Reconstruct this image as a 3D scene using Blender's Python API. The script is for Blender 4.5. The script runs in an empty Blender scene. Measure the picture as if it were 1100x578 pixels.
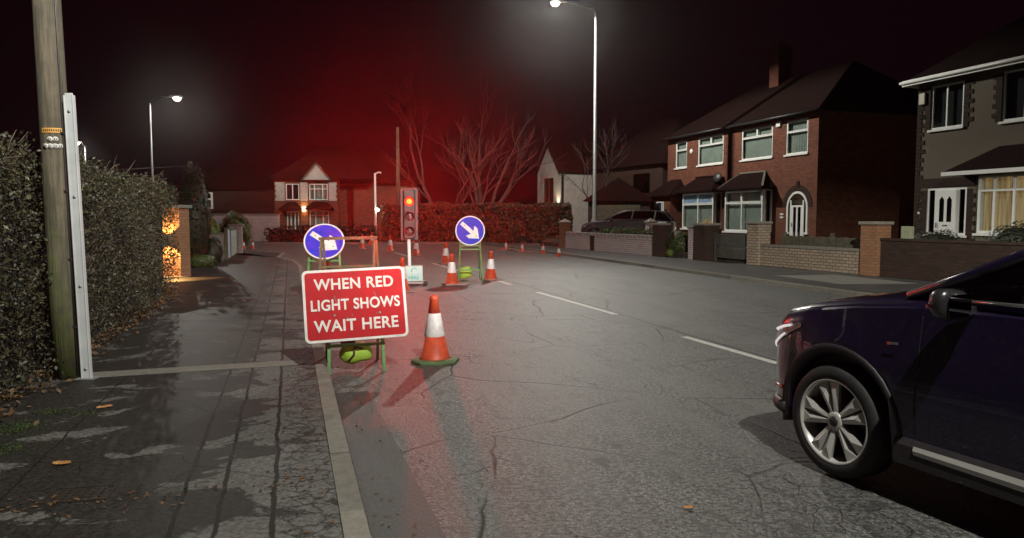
import bpy, bmesh, math, random
import numpy as np
from mathutils import Vector, Matrix
R = math.radians
PI = math.pi
rng = np.random.default_rng(7)
random.seed(7)
C = bpy.context.scene.collection
SC = bpy.context.scene

# ------------------------------------------------------------------ camera, world, exposure
CAM_H = 1.62
cd = bpy.data.cameras.new("camera"); cam = bpy.data.objects.new("camera", cd); C.objects.link(cam)
cam.location = (0, 0, CAM_H); cam.rotation_euler = (R(90) - math.atan(56 / 794.0), 0, 0)
cd.sensor_width = 36; cd.lens = 794.0 / 1100 * 36; cd.clip_start = 0.05; cd.clip_end = 500
SC.camera = cam
w = bpy.data.worlds.new("World"); SC.world = w; w.use_nodes = True
bg = w.node_tree.nodes["Background"]
bg.inputs[0].default_value = (0.0050, 0.0013, 0.0024, 1); bg.inputs[1].default_value = 0.8
SC.view_settings.view_transform = 'Standard'; SC.view_settings.look = 'None'
SC.view_settings.exposure = 0.0; SC.view_settings.gamma = 1; SC.view_settings.use_curve_mapping = False
try:
    SC.cycles.use_denoising = True; SC.cycles.adaptive_threshold = 0.004
    SC.cycles.sample_clamp_indirect = 2.0; SC.cycles.sample_clamp_direct = 14.0
    SC.cycles.max_bounces = 6; SC.cycles.diffuse_bounces = 3; SC.cycles.glossy_bounces = 3
    SC.cycles.transparent_max_bounces = 10; SC.cycles.volume_bounces = 0
    SC.cycles.volume_step_rate = 4
    SC.cycles.caustics_reflective = False; SC.cycles.caustics_refractive = False
except Exception:
    pass
HAZE = 0.00042; HAZE_G = 0.965
P_NEAR, P_COL, P_RED = 3100.0, 2700.0, 2600.0

# ------------------------------------------------------------------ materials
def mat_new(name):
    m = bpy.data.materials.new(name); m.use_nodes = True
    nt = m.node_tree; b = nt.nodes["Principled BSDF"]
    return m, nt, b
def N(nt, kind, **kw):
    n = nt.nodes.new(kind)
    for k, v in kw.items():
        setattr(n, k, v)
    return n
def S(n, name, v):
    n.inputs[name].default_value = v
def rgb(c): return (c[0], c[1], c[2], 1)
def ramp(nt, fac, p0, p1, c0=(0, 0, 0), c1=(1, 1, 1)):
    r = N(nt, 'ShaderNodeValToRGB'); r.color_ramp.elements[0].position = p0; r.color_ramp.elements[1].position = p1
    r.color_ramp.elements[0].color = rgb(c0); r.color_ramp.elements[1].color = rgb(c1)
    nt.links.new(fac, r.inputs[0]); return r.outputs[0]
def mixc(nt, fac, a, b, mode='MIX'):
    n = N(nt, 'ShaderNodeMix', data_type='RGBA', blend_type=mode)
    for sock, v in ((n.inputs[0], fac), (n.inputs[6], a), (n.inputs[7], b)):
        if hasattr(v, 'is_linked'): nt.links.new(v, sock)
        elif isinstance(v, (int, float)): sock.default_value = v
        else: sock.default_value = rgb(v)
    return n.outputs[2]
def mth(nt, op, a, b=0.0, c=None):
    n = N(nt, 'ShaderNodeMath', operation=op)
    for i, v in enumerate((a, b) if c is None else (a, b, c)):
        if hasattr(v, 'is_linked'): nt.links.new(v, n.inputs[i])
        else: n.inputs[i].default_value = v
    return n.outputs[0]
def noise(nt, vec, scale, detail=4, rough=0.55, dist=0.0):
    n = N(nt, 'ShaderNodeTexNoise'); S(n, 'Scale', scale); S(n, 'Detail', detail); S(n, 'Roughness', rough); S(n, 'Distortion', dist)
    nt.links.new(vec, n.inputs['Vector']); return n.outputs['Fac']
def coords(nt, which='Object'):
    return N(nt, 'ShaderNodeTexCoord').outputs[which]
def bump(nt, b, h, strength, dist=0.02):
    n = N(nt, 'ShaderNodeBump'); S(n, 'Strength', strength); S(n, 'Distance', dist)
    nt.links.new(h, n.inputs['Height']); nt.links.new(n.outputs[0], b.inputs['Normal'])

def nmat(name, c1, c2=None, scale=6.0, rough=0.6, metal=0.0, bmp=0.0, coat=0.0, island=False, spec=0.5, rvar=0.0):
    """noise-mottled surface"""
    m, nt, b = mat_new(name)
    c2 = c2 or tuple(x * 0.75 for x in c1)
    v = coords(nt)
    f = noise(nt, v, scale)
    if island:
        g = N(nt, 'ShaderNodeNewGeometry'); f2 = g.outputs['Random Per Island']
        f = mth(nt, 'ADD', mth(nt, 'MULTIPLY', f, 0.5), mth(nt, 'MULTIPLY', f2, 0.5))
    col = ramp(nt, f, 0.3, 0.7, c1, c2)
    nt.links.new(col, b.inputs['Base Color'])
    S(b, 'Roughness', rough); S(b, 'Metallic', metal); S(b, 'Coat Weight', coat); S(b, 'Specular IOR Level', spec)
    if rvar:
        r = mth(nt, 'ADD', mth(nt, 'MULTIPLY', noise(nt, v, scale * 1.7), rvar), rough - rvar / 2)
        nt.links.new(r, b.inputs['Roughness'])
    if bmp: bump(nt, b, noise(nt, v, scale * 5), bmp)
    return m

def brick_mat(name, c1, c2, mortar, bw=0.225, bh=0.075, ms=0.010, rough=0.85, stain=0.35):
    m, nt, b = mat_new(name)
    uv = coords(nt, 'UV')
    t = N(nt, 'ShaderNodeTexBrick'); S(t, 'Scale', 1.0); S(t, 'Brick Width', bw); S(t, 'Row Height', bh); S(t, 'Mortar Size', ms)
    S(t, 'Color1', rgb(c1)); S(t, 'Color2', rgb(c2)); S(t, 'Mortar', rgb(mortar)); S(t, 'Bias', -0.1); S(t, 'Mortar Smooth', 0.2)
    nt.links.new(uv, t.inputs['Vector'])
    n1 = noise(nt, uv, 1.3, 6); n2 = noise(nt, uv, 30, 3)
    c = mixc(nt, mth(nt, 'MULTIPLY', ramp(nt, n1, 0.45, 0.7), stain), t.outputs['Color'], tuple(x * 0.35 for x in c1))
    c = mixc(nt, mth(nt, 'MULTIPLY', n2, 0.45), c, tuple(x * 0.5 for x in c2))
    nt.links.new(c, b.inputs['Base Color']); S(b, 'Roughness', rough); S(b, 'Specular IOR Level', 0.2)
    h = mth(nt, 'SUBTRACT', mth(nt, 'MULTIPLY', n2, 0.4), t.outputs['Fac'])
    bump(nt, b, h, 0.5, 0.01)
    return m

def tile_mat(name, c1, c2):
    m, nt, b = mat_new(name)
    uv = coords(nt, 'UV')
    t = N(nt, 'ShaderNodeTexBrick'); S(t, 'Scale', 1.0); S(t, 'Brick Width', 0.26); S(t, 'Row Height', 0.16); S(t, 'Mortar Size', 0.012)
    S(t, 'Color1', rgb(c1)); S(t, 'Color2', rgb(c2)); S(t, 'Mortar', rgb(tuple(x * .3 for x in c1)))
    nt.links.new(uv, t.inputs['Vector'])
    c = mixc(nt, noise(nt, uv, 3.0, 5), t.outputs['Color'], tuple(x * 0.5 for x in c2))
    nt.links.new(c, b.inputs['Base Color']); S(b, 'Roughness', 0.9); S(b, 'Specular IOR Level', 0.08)
    bump(nt, b, mth(nt, 'SUBTRACT', 1.0, t.outputs['Fac']), 0.5, 0.02)
    return m

def emit(name, col, s):
    m, nt, b = mat_new(name); S(b, 'Base Color', rgb((0.02, 0.02, 0.02)))
    S(b, 'Emission Color', rgb(col)); S(b, 'Emission Strength', s); m.cycles.emission_sampling = 'NONE'; return m

def glass_mat(name, tint=(0.9, 0.95, 0.95), refl=0.10):
    m, nt, b = mat_new(name)
    out = nt.nodes['Material Output']
    tr = N(nt, 'ShaderNodeBsdfTransparent'); S(tr, 'Color', rgb(tint))
    gl = N(nt, 'ShaderNodeBsdfGlossy'); S(gl, 'Roughness', 0.03)
    lw = N(nt, 'ShaderNodeLayerWeight'); S(lw, 'Blend', 0.25)
    f = mth(nt, 'ADD', mth(nt, 'MULTIPLY', lw.outputs['Facing'], 0.35), refl * 0.5)
    mx = N(nt, 'ShaderNodeMixShader'); nt.links.new(f, mx.inputs[0])
    nt.links.new(tr.outputs[0], mx.inputs[1]); nt.links.new(gl.outputs[0], mx.inputs[2])
    nt.links.new(mx.outputs[0], out.inputs['Surface']); return m

RD = Vector((-0.287, 0.958, 0)).normalized()      # along the road, away from the camera
RN = Vector((RD.y, -RD.x, 0))                      # across the road, to the right
K0 = Vector((0.36, 0, 0))                          # a point of the near kerb line
def P(s, t, z=0.0):
    v = K0 + RD * s + RN * t; return Vector((v.x, v.y, z))

def road_coords(nt):
    v = coords(nt)
    sub = N(nt, 'ShaderNodeVectorMath', operation='SUBTRACT'); nt.links.new(v, sub.inputs[0]); sub.inputs[1].default_value = K0
    def dot(d):
        n = N(nt, 'ShaderNodeVectorMath', operation='DOT_PRODUCT'); nt.links.new(sub.outputs[0], n.inputs[0]); n.inputs[1].default_value = d
        return n.outputs['Value']
    return v, dot(RD), dot(RN)
def comb(nt, x, y, z=0.0):
    n = N(nt, 'ShaderNodeCombineXYZ')
    for i, q in enumerate((x, y, z)):
        if hasattr(q, 'is_linked'): nt.links.new(q, n.inputs[i])
        else: n.inputs[i].default_value = q
    return n.outputs[0]
def cracks(nt, vec, scale, width, warp=0.0):
    if warp:
        n = N(nt, 'ShaderNodeTexNoise'); S(n, 'Scale', scale * 1.7); S(n, 'Detail', 3.0); nt.links.new(vec, n.inputs['Vector'])
        a = N(nt, 'ShaderNodeVectorMath', operation='SCALE'); nt.links.new(n.outputs['Color'], a.inputs[0]); a.inputs['Scale'].default_value = warp
        b = N(nt, 'ShaderNodeVectorMath', operation='ADD'); nt.links.new(vec, b.inputs[0]); nt.links.new(a.outputs[0], b.inputs[1]); vec = b.outputs[0]
    vo = N(nt, 'ShaderNodeTexVoronoi', feature='DISTANCE_TO_EDGE'); S(vo, 'Scale', scale); nt.links.new(vec, vo.inputs['Vector'])
    return ramp(nt, vo.outputs['Distance'], 0.0, width, (1, 1, 1), (0, 0, 0))
def line_at(nt, t, pos, wid):
    d = mth(nt, 'ABSOLUTE', mth(nt, 'SUBTRACT', t, pos))
    return mth(nt, 'MINIMUM', mth(nt, 'MULTIPLY', mth(nt, 'SUBTRACT', 1.0, mth(nt, 'MINIMUM', mth(nt, 'DIVIDE', d, wid), 1.0)), 3.0), 1.0)

def asphalt_mat():
    m, nt, b = mat_new('worn_asphalt')
    v, s, t = road_coords(nt)
    g1 = noise(nt, v, 30, 4, 0.75); g2 = noise(nt, v, 70, 3, 0.7)
    big = noise(nt, v, 0.9, 5, 0.6); streak = noise(nt, comb(nt, mth(nt, 'MULTIPLY', s, 0.12), t), 1.6, 4)
    c = mixc(nt, ramp(nt, g1, 0.43, 0.58), (0.012, 0.012, 0.012), (0.170, 0.170, 0.162))
    sp = N(nt, 'ShaderNodeTexVoronoi'); S(sp, 'Scale', 36.0); nt.links.new(v, sp.inputs['Vector'])
    c = mixc(nt, mth(nt, 'MULTIPLY', ramp(nt, sp.outputs['Distance'], 0.16, 0.26, (1, 1, 1), (0, 0, 0)), 0.8), c, (0.34, 0.33, 0.30))
    worn = ramp(nt, noise(nt, comb(nt, mth(nt, 'MULTIPLY', s, 0.5), t), 9.0, 5, 0.7), 0.52, 0.62)
    wornmask = mth(nt, 'MULTIPLY', worn, ramp(nt, noise(nt, v, 0.55, 3), 0.36, 0.52))
    c = mixc(nt, mth(nt, 'MULTIPLY', wornmask, 0.9), c, (0.020, 0.019, 0.019))
    c = mixc(nt, mth(nt, 'MULTIPLY', ramp(nt, big, 0.35, 0.7), 0.45), c, (0.045, 0.044, 0.043))
    c = mixc(nt, mth(nt, 'MULTIPLY', ramp(nt, streak, 0.42, 0.66), 0.5), c, (0.125, 0.125, 0.120))
    ck = mth(nt, 'MULTIPLY', cracks(nt, v, 0.55, 0.008, 0.28), ramp(nt, noise(nt, v, 0.5, 2), 0.40, 0.50))
    ck2 = mth(nt, 'MULTIPLY', cracks(nt, v, 3.2, 0.02, 0.15), ramp(nt, noise(nt, v, 0.8, 3), 0.55, 0.62))
    ck = mth(nt, 'MAXIMUM', ck, ck2)
    seam = mth(nt, 'MULTIPLY', line_at(nt, mth(nt, 'ADD', t, mth(nt, 'MULTIPLY', noise(nt, v, 4, 3), 0.06)), 4.93, 0.05), 0.8)
    ck = mth(nt, 'MAXIMUM', ck, seam)
    c = mixc(nt, mth(nt, 'MULTIPLY', ck, 0.8), c, (0.012, 0.012, 0.012))
    nt.links.new(c, b.inputs['Base Color'])
    r = mth(nt, 'ADD', 0.34, mth(nt, 'MULTIPLY', g1, 0.34)); nt.links.new(r, b.inputs['Roughness'])
    S(b, 'Specular IOR Level', 0.5)
    h = mth(nt, 'SUBTRACT', mth(nt, 'ADD', mth(nt, 'MULTIPLY', g1, 0.8), mth(nt, 'MULTIPLY', g2, 0.5)), mth(nt, 'MULTIPLY', ck, 0.8))
    bump(nt, b, h, 0.9, 0.02)
    return m

def pavement_mat():
    m, nt, b = mat_new('patched_damp_footway')
    v, s, t = road_coords(nt)
    tw = mth(nt, 'ADD', t, mth(nt, 'ADD', mth(nt, 'MULTIPLY', noise(nt, v, 3.0, 4), 0.05), mth(nt, 'MULTIPLY', noise(nt, v, 22.0, 3, 0.7), 0.022)))
    g1 = noise(nt, v, 34, 4, 0.75)
    strip = N(nt, 'ShaderNodeTexNoise', noise_dimensions='1D'); S(strip, 'Scale', 2.3); S(strip, 'Detail', 0.0); nt.links.new(t, strip.inputs['W'])
    wv = comb(nt, mth(nt, 'MULTIPLY', s, 1.5), mth(nt, 'MULTIPLY', t, 1.0))
    wet = noise(nt, wv, 1.35, 9, 0.68, 0.5)
    side = mth(nt, 'MULTIPLY', ramp(nt, mth(nt, 'MULTIPLY', t, -1.0), 0.4, 2.0), 0.15)
    farw = mth(nt, 'MULTIPLY', ramp(nt, mth(nt, 'MULTIPLY', s, 0.1), 0.45, 0.75), 0.05)
    wet = mth(nt, 'ADD', wet, side)
    wetm = ramp(nt, wet, 0.560, 0.582)
    dry = mixc(nt, ramp(nt, g1, .38, .62), (0.062, 0.061, 0.058), (0.155, 0.152, 0.144))
    dry = mixc(nt, mth(nt, 'MULTIPLY', ramp(nt, noise(nt, v, 2.0, 5), 0.4, 0.7), 0.4), dry, (0.055, 0.053, 0.049))
    wetc = mixc(nt, ramp(nt, g1, .38, .62), (0.012, 0.011, 0.010), (0.036, 0.034, 0.031))
    c = mixc(nt, wetm, dry, wetc)
    ck = None
    for pos, wid in ((-0.94, 0.009), (-0.73, 0.010), (-0.45, 0.011), (-1.9, 0.006)):
        l = line_at(nt, tw, pos + 0.025, wid * 1.5)
        ck = l if ck is None else mth(nt, 'MAXIMUM', ck, l)
    zone = mth(nt, 'MULTIPLY', ramp(nt, mth(nt, 'ADD', t, 1.0), 0.56, 0.58), ramp(nt, noise(nt, v, 0.9, 3), 0.34, 0.40))
    craz = mth(nt, 'MULTIPLY', cracks(nt, v, 7.0, 0.075, 0.14), zone)
    long = mth(nt, 'MULTIPLY', cracks(nt, v, 0.8, 0.006, 0.5), ramp(nt, noise(nt, v, 0.7, 2), 0.45, 0.5))
    ck = mth(nt, 'MAXIMUM', mth(nt, 'MAXIMUM', ck, craz), long)
    c = mixc(nt, mth(nt, 'MULTIPLY', ck, 0.9), c, (0.009, 0.008, 0.007))
    nt.links.new(c, b.inputs['Base Color'])
    r = mth(nt, 'SUBTRACT', mth(nt, 'ADD', 0.60, mth(nt, 'MULTIPLY', g1, 0.25)), mth(nt, 'MULTIPLY', wetm, 0.14)); nt.links.new(r, b.inputs['Roughness'])
    S(b, 'Specular IOR Level', 0.22)
    bump(nt, b, mth(nt, 'SUBTRACT', mth(nt, 'MULTIPLY', g1, 0.8), mth(nt, 'MULTIPLY', ck, 0.5)), 0.4, 0.008)
    return m

def conc(name, c, sc=14.0):
    m, nt, b = mat_new(name); v = coords(nt)
    f = noise(nt, v, sc, 6, 0.7); g = noise(nt, v, 120, 2)
    isl = N(nt, 'ShaderNodeNewGeometry').outputs['Random Per Island']; f = mth(nt, 'ADD', mth(nt, 'MULTIPLY', f, .75), mth(nt, 'MULTIPLY', isl, .25))
    col = mixc(nt, ramp(nt, f, 0.3, 0.75), c, tuple(x * 0.42 for x in c))
    col = mixc(nt, mth(nt, 'MULTIPLY', ramp(nt, g, 0.5, 0.62), 0.5), col, tuple(x * 0.45 for x in c))
    nt.links.new(col, b.inputs['Base Color']); S(b, 'Roughness', 0.8); bump(nt, b, g, 0.3, 0.006); return m

M = {}
M['asphalt'] = asphalt_mat(); M['pavement'] = pavement_mat()
M['far_pavement'] = nmat('footway_across', (0.062, 0.060, 0.056), (0.034, 0.033, 0.032), 2.2, 0.55, bmp=0.2)
M['kerb'] = conc('kerb_concrete', (0.24, 0.225, 0.19)); M['conc'] = conc('pale_concrete', (0.22, 0.21, 0.18))
M['soil'] = nmat('garden_soil', (0.030, 0.024, 0.016), (0.018, 0.016, 0.010), 4, 0.95, bmp=0.4)
M['paint'] = nmat('worn_white_line', (0.62, 0.61, 0.57), (0.36, 0.35, 0.33), 18, 0.6)
M['brick_red'] = brick_mat('red_brick', (0.25, 0.083, 0.048), (0.135, 0.043, 0.029), (0.12, 0.085, 0.065))
M['brick_dark'] = brick_mat('dark_brick', (0.065, 0.036, 0.026), (0.038, 0.024, 0.019), (0.04, 0.032, 0.028))
M['brick_buff'] = brick_mat('buff_wall_brick', (0.44, 0.34, 0.25), (0.32, 0.25, 0.18), (0.15, 0.12, 0.10), bh=0.085, ms=0.014)
M['brick_pink'] = brick_mat('pink_wall_brick', (0.62, 0.49, 0.48), (0.52, 0.41, 0.40), (0.26, 0.21, 0.20), bh=0.085, ms=0.012)
M['brick_orange'] = brick_mat('orange_brick', (0.36, 0.17, 0.085), (0.28, 0.13, 0.07), (0.18, 0.13, 0.09))
M['render'] = nmat('pebbledash_render', (0.17, 0.142, 0.105), (0.11, 0.092, 0.07), 26, 0.95, bmp=0.6)
M['white_render'] = nmat('white_render', (0.52, 0.48, 0.43), (0.40, 0.36, 0.32), 3, 0.9)
M['tiles'] = tile_mat('brown_roof_tiles', (0.026, 0.011, 0.009), (0.017, 0.008, 0.007))
M['upvc'] = nmat('white_upvc', (0.84, 0.84, 0.81), (0.78, 0.78, 0.74), 3, 0.4)
M['stone'] = conc('cap_stone', (0.27, 0.24, 0.20))
M['glass'] = glass_mat('window_glass')
M['dark_glass'] = glass_mat('dark_window_glass', (0.25, 0.26, 0.28), 0.14)
M['blind'] = nmat('pale_blind', (0.44, 0.44, 0.38), (0.34, 0.34, 0.29), 2, 0.9)
M['room'] = nmat('unlit_room', (0.02, 0.02, 0.018), None, 2, 0.95)
M['black_plastic'] = nmat('black_plastic', (0.018, 0.018, 0.019), (0.026, 0.025, 0.026), 9, 0.45)
M['galv'] = nmat('galvanised_steel', (0.38, 0.39, 0.38), (0.27, 0.28, 0.28), 7, 0.45, 0.35)
M['grey_paint'] = nmat('grey_painted_steel', (0.58, 0.60, 0.61), (0.44, 0.46, 0.47), 4, 0.5)
M['timber'] = nmat('weathered_timber', (0.105, 0.09, 0.055), (0.055, 0.048, 0.032), 6, 0.85, bmp=0.3)
M['drab_fence'] = nmat('grey_green_boards', (0.075, 0.072, 0.058), (0.045, 0.044, 0.038), 5, 0.8, bmp=0.3)
M['leaf'] = nmat('hedge_leaf', (0.010, 0.012, 0.005), (0.060, 0.057, 0.023), 1.2, 0.55, island=True)
M['leaf_brown'] = nmat('brown_hedge_leaf', (0.012, 0.011, 0.006), (0.058, 0.038, 0.020), 1.2, 0.7, island=True)
M['leaf_green'] = nmat('bush_leaf', (0.030, 0.055, 0.012), (0.075, 0.10, 0.025), 2.0, 0.55, island=True)
M['leaf_bright'] = nmat('lime_leaf', (0.09, 0.15, 0.015), (0.14, 0.20, 0.03), 2.0, 0.55, island=True)
M['leaf_dark'] = nmat('dark_leaf', (0.012, 0.018, 0.009), (0.034, 0.040, 0.017), 2.0, 0.6, island=True)
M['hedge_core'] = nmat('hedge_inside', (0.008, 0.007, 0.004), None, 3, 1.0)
M['twig'] = nmat('twig_bark', (0.19, 0.15, 0.10), (0.08, 0.062, 0.04), 5, 0.8)
M['bark'] = nmat('grey_bark', (0.06, 0.042, 0.034), (0.028, 0.02, 0.017), 8, 0.85, bmp=0.4)
M['litter'] = nmat('dead_leaf', (0.16, 0.085, 0.035), (0.06, 0.036, 0.018), 3, 0.7, island=True)
M['tan_leaf'] = nmat('tan_leaf', (0.42, 0.22, 0.07), (0.30, 0.14, 0.05), 30, 0.6)
M['moss'] = nmat('moss_green', (0.05, 0.085, 0.012), (0.022, 0.038, 0.008), 20, 0.9, island=True)
M['cone_orange'] = nmat('cone_orange', (0.60, 0.085, 0.030), (0.34, 0.05, 0.025), 11, 0.45)
M['cone_white'] = nmat('cone_sleeve', (0.80, 0.80, 0.78), (0.52, 0.53, 0.53), 14, 0.4)
M['cone_green'] = nmat('green_rubber_base', (0.085, 0.17, 0.07), (0.05, 0.10, 0.045), 10, 0.7)
M['cone_grey'] = nmat('dirty_rubber_base', (0.36, 0.27, 0.24), (0.22, 0.17, 0.15), 10, 0.75)
M['sign_red'] = nmat('sign_red', (0.47, 0.007, 0.014), (0.34, 0.008, 0.012), 5.5, 0.5, spec=0.2)
M['sign_white'] = nmat('sign_white', (0.78, 0.77, 0.74), (0.56, 0.55, 0.52), 9, 0.45)
M['sign_blue'] = nmat('sign_blue', (0.008, 0.036, 0.60), (0.007, 0.030, 0.50), 3, 0.5, spec=0.15)
M['green_steel'] = nmat('green_painted_steel', (0.10, 0.30, 0.085), (0.06, 0.19, 0.06), 9, 0.5)
M['drab_green'] = nmat('worn_olive_steel', (0.11, 0.14, 0.06), (0.075, 0.062, 0.036), 7, 0.6)
M['hivis'] = nmat('lime_bag', (0.38, 0.58, 0.06), (0.26, 0.44, 0.05), 8, 0.6, bmp=0.3)
M['teal'] = nmat('teal_print', (0.10, 0.50, 0.46), (0.08, 0.42, 0.40), 8, 0.5)
M['pale_panel'] = nmat('pale_teal_panel', (0.62, 0.80, 0.76), (0.50, 0.70, 0.66), 7, 0.5)
M['yellow_plate'] = nmat('yellow_plate', (0.68, 0.36, 0.07), (0.60, 0.30, 0.06), 14, 0.5)
M['ink'] = nmat('black_ink', (0.02, 0.02, 0.02), None, 5, 0.6)
M['iron'] = nmat('cast_iron', (0.045, 0.036, 0.030), (0.025, 0.021, 0.018), 14, 0.55, 0.3, bmp=0.3)
M['lamp_on'] = emit('lamp_lit', (1.0, 0.96, 0.80), 420.0)
M['lamp_far'] = emit('far_lamp_lit', (1.0, 0.96, 0.80), 160.0)
M['signal_red'] = emit('signal_red_lit', (1.0, 0.014, 0.005), 6.0); M['signal_core'] = emit('signal_core_lit', (1.0, 0.27, 0.022), 2.6)
M['lens_dark'] = nmat('unlit_lens', (0.05, 0.03, 0.03), (0.08, 0.05, 0.05), 10, 0.12)
M['paintwork'] = nmat('dark_purple_paintwork', (0.013, 0.008, 0.032), (0.011, 0.0065, 0.026), 2, 0.30, 0.3, coat=1.0)
M['cladding'] = nmat('matt_cladding', (0.022, 0.018, 0.022), (0.03, 0.026, 0.03), 30, 0.55)
M['rubber'] = nmat('tyre_rubber', (0.014, 0.014, 0.014), (0.024, 0.023, 0.023), 12, 0.7)
M['alloy'] = nmat('brushed_alloy', (0.66, 0.65, 0.62), (0.58, 0.57, 0.55), 8, 0.30, 0.35)
M['alloy_dark'] = nmat('dark_alloy', (0.05, 0.05, 0.05), None, 8, 0.35, 0.6)
M['chrome'] = nmat('satin_chrome', (0.62, 0.62, 0.62), (0.55, 0.55, 0.55), 4, 0.22, 0.9)
M['car_glass'] = glass_mat('tinted_car_glass', (0.16, 0.17, 0.18), 0.16)
M['seat_cloth'] = nmat('dark_car_cloth', (0.02, 0.02, 0.022), None, 8, 0.9)
M['silver_paint'] = nmat('dark_grey_paintwork', (0.07, 0.072, 0.078), (0.06, 0.06, 0.066), 3, 0.3, 0.4, coat=0.8)

# ------------------------------------------------------------------ mesh builder
class MB:
    def __init__(self): self.v = []; self.f = []; self.mi = []; self.sm = []
    def add(self, vs, fs, mi=0, smooth=False):
        o = len(self.v); self.v += [tuple(q) for q in vs]
        for q in fs:
            self.f.append(tuple(i + o for i in q)); self.mi.append(mi); self.sm.append(smooth)
        return self
    def box(self, x0, x1, y0, y1, z0, z1, mi=0, M4=None):
        vs = [Vector(p) for p in ((x0, y0, z0), (x1, y0, z0), (x1, y1, z0), (x0, y1, z0), (x0, y0, z1), (x1, y0, z1), (x1, y1, z1), (x0, y1, z1))]
        if M4: vs = [M4 @ p for p in vs]
        return self.add(vs, [(0, 3, 2, 1), (4, 5, 6, 7), (0, 1, 5, 4), (1, 2, 6, 5), (2, 3, 7, 6), (3, 0, 4, 7)], mi)
    def bar(self, a, b, wx, wy=None, mi=0, up=Vector((0, 0, 1))):
        a, b = Vector(a), Vector(b); d = (b - a); wy = wy or wx
        z = d.normalized(); x = up.cross(z)
        if x.length < 1e-3: x = Vector((1, 0, 0))
        x.normalize(); y = z.cross(x)
        vs = []
        for p in (a, b):
            for sx, sy in ((-1, -1), (1, -1), (1, 1), (-1, 1)): vs.append(p + x * (sx * wx / 2) + y * (sy * wy / 2))
        return self.add(vs, [(3, 2, 1, 0), (4, 5, 6, 7), (0, 1, 5, 4), (1, 2, 6, 5), (2, 3, 7, 6), (3, 0, 4, 7)], mi)
    def tube(self, pts, rad, n=8, mi=0, caps=True):
        pts = [Vector(p) for p in pts]
        if not hasattr(rad, '__len__'): rad = [rad] * len(pts)
        vs = []; fs = []; px = None
        for i, p in enumerate(pts):
            d = (pts[min(i + 1, len(pts) - 1)] - pts[max(i - 1, 0)]).normalized()
            if px is None:
                px = d.orthogonal().normalized()
            else:
                px = (px - d * px.dot(d));  px = px.normalized() if px.length > 1e-5 else d.orthogonal().normalized()
            py = d.cross(px)
            for k in range(n):
                a = 2 * PI * k / n; vs.append(p + (px * math.cos(a) + py * math.sin(a)) * rad[i])
        for i in range(len(pts) - 1):
            for k in range(n):
                k2 = (k + 1) % n; fs.append((i * n + k, i * n + k2, (i + 1) * n + k2, (i + 1) * n + k))
        if caps:
            fs.append(tuple(range(n - 1, -1, -1))); fs.append(tuple((len(pts) - 1) * n + k for k in range(n)))
        return self.add(vs, fs, mi, True)
    def lathe(self, prof, n=24, mi=0, M4=None, smooth=True, closed=False):
        """prof: (r, z) about +Z"""
        vs = []; fs = []
        for r, z in prof:
            for k in range(n):
                a = 2 * PI * k / n; p = Vector((r * math.cos(a), r * math.sin(a), z)); vs.append(M4 @ p if M4 else p)
        m = len(prof)
        for i in range(m - 1 + (1 if closed else 0)):
            j = (i + 1) % m
            for k in range(n):
                k2 = (k + 1) % n; fs.append((i * n + k, i * n + k2, j * n + k2, j * n + k))
        if not closed:
            if prof[0][0] > 1e-4: fs.append(tuple(range(n - 1, -1, -1)))
            if prof[-1][0] > 1e-4: fs.append(tuple((m - 1) * n + k for k in range(n)))
        return self.add(vs, fs, mi, smooth)
    def prism(self, poly, d0, d1, M4=None, mi=0):
        """poly of (x, z) extruded in y from d0 to d1"""
        n = len(poly); vs = [Vector((x, d0, z)) for x, z in poly] + [Vector((x, d1, z)) for x, z in poly]
        if M4: vs = [M4 @ p for p in vs]
        fs = [tuple(range(n)), tuple(range(2 * n - 1, n - 1, -1))] + [(i, i + n, (i + 1) % n + n, (i + 1) % n) for i in range(n)]
        return self.add(vs, fs, mi)
    def build(self, name, mats, parent=None, label=None, bevel=0.0, recalc=True):
        me = bpy.data.meshes.new(name); me.from_pydata(self.v, [], self.f)
        mats = mats if isinstance(mats, (list, tuple)) else [mats]
        for m in mats: me.materials.append(m)
        me.polygons.foreach_set('material_index', self.mi); me.polygons.foreach_set('use_smooth', self.sm)
        if recalc:
            bm = bmesh.new(); bm.from_mesh(me); bmesh.ops.recalc_face_normals(bm, faces=bm.faces); bm.to_mesh(me); bm.free()
        box_uv(me)
        o = bpy.data.objects.new(name, me); C.objects.link(o)
        if parent: o.parent = parent
        if label: o['label'] = label
        if bevel:
            b = o.modifiers.new('bevel', 'BEVEL'); b.width = bevel; b.segments = 2; b.limit_method = 'ANGLE'
        return o
def box_uv(me):
    if len(me.loops) == 0: return
    uv = me.uv_layers.new(name='UVMap')
    nv = len(me.vertices); co = np.empty(nv * 3); me.vertices.foreach_get('co', co); co = co.reshape(-1, 3)
    li = np.empty(len(me.loops), int); me.loops.foreach_get('vertex_index', li)
    nl = np.repeat(np.array([p.normal[:] for p in me.polygons]), [p.loop_total for p in me.polygons], axis=0)
    c = co[li]; h = np.hypot(nl[:, 0], nl[:, 1]); out = np.empty((len(li), 2))
    flat = np.abs(nl[:, 2]) > 0.97
    hx = np.where(h > 1e-6, -nl[:, 1] / np.maximum(h, 1e-6), 1.0); hy = np.where(h > 1e-6, nl[:, 0] / np.maximum(h, 1e-6), 0.0)
    out[:, 0] = np.where(flat, c[:, 0], c[:, 0] * hx + c[:, 1] * hy)
    out[:, 1] = np.where(flat, c[:, 1], c[:, 2] / np.maximum(h, 0.3))
    uv.data.foreach_set('uv', out.astype(np.float32).ravel())

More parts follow.
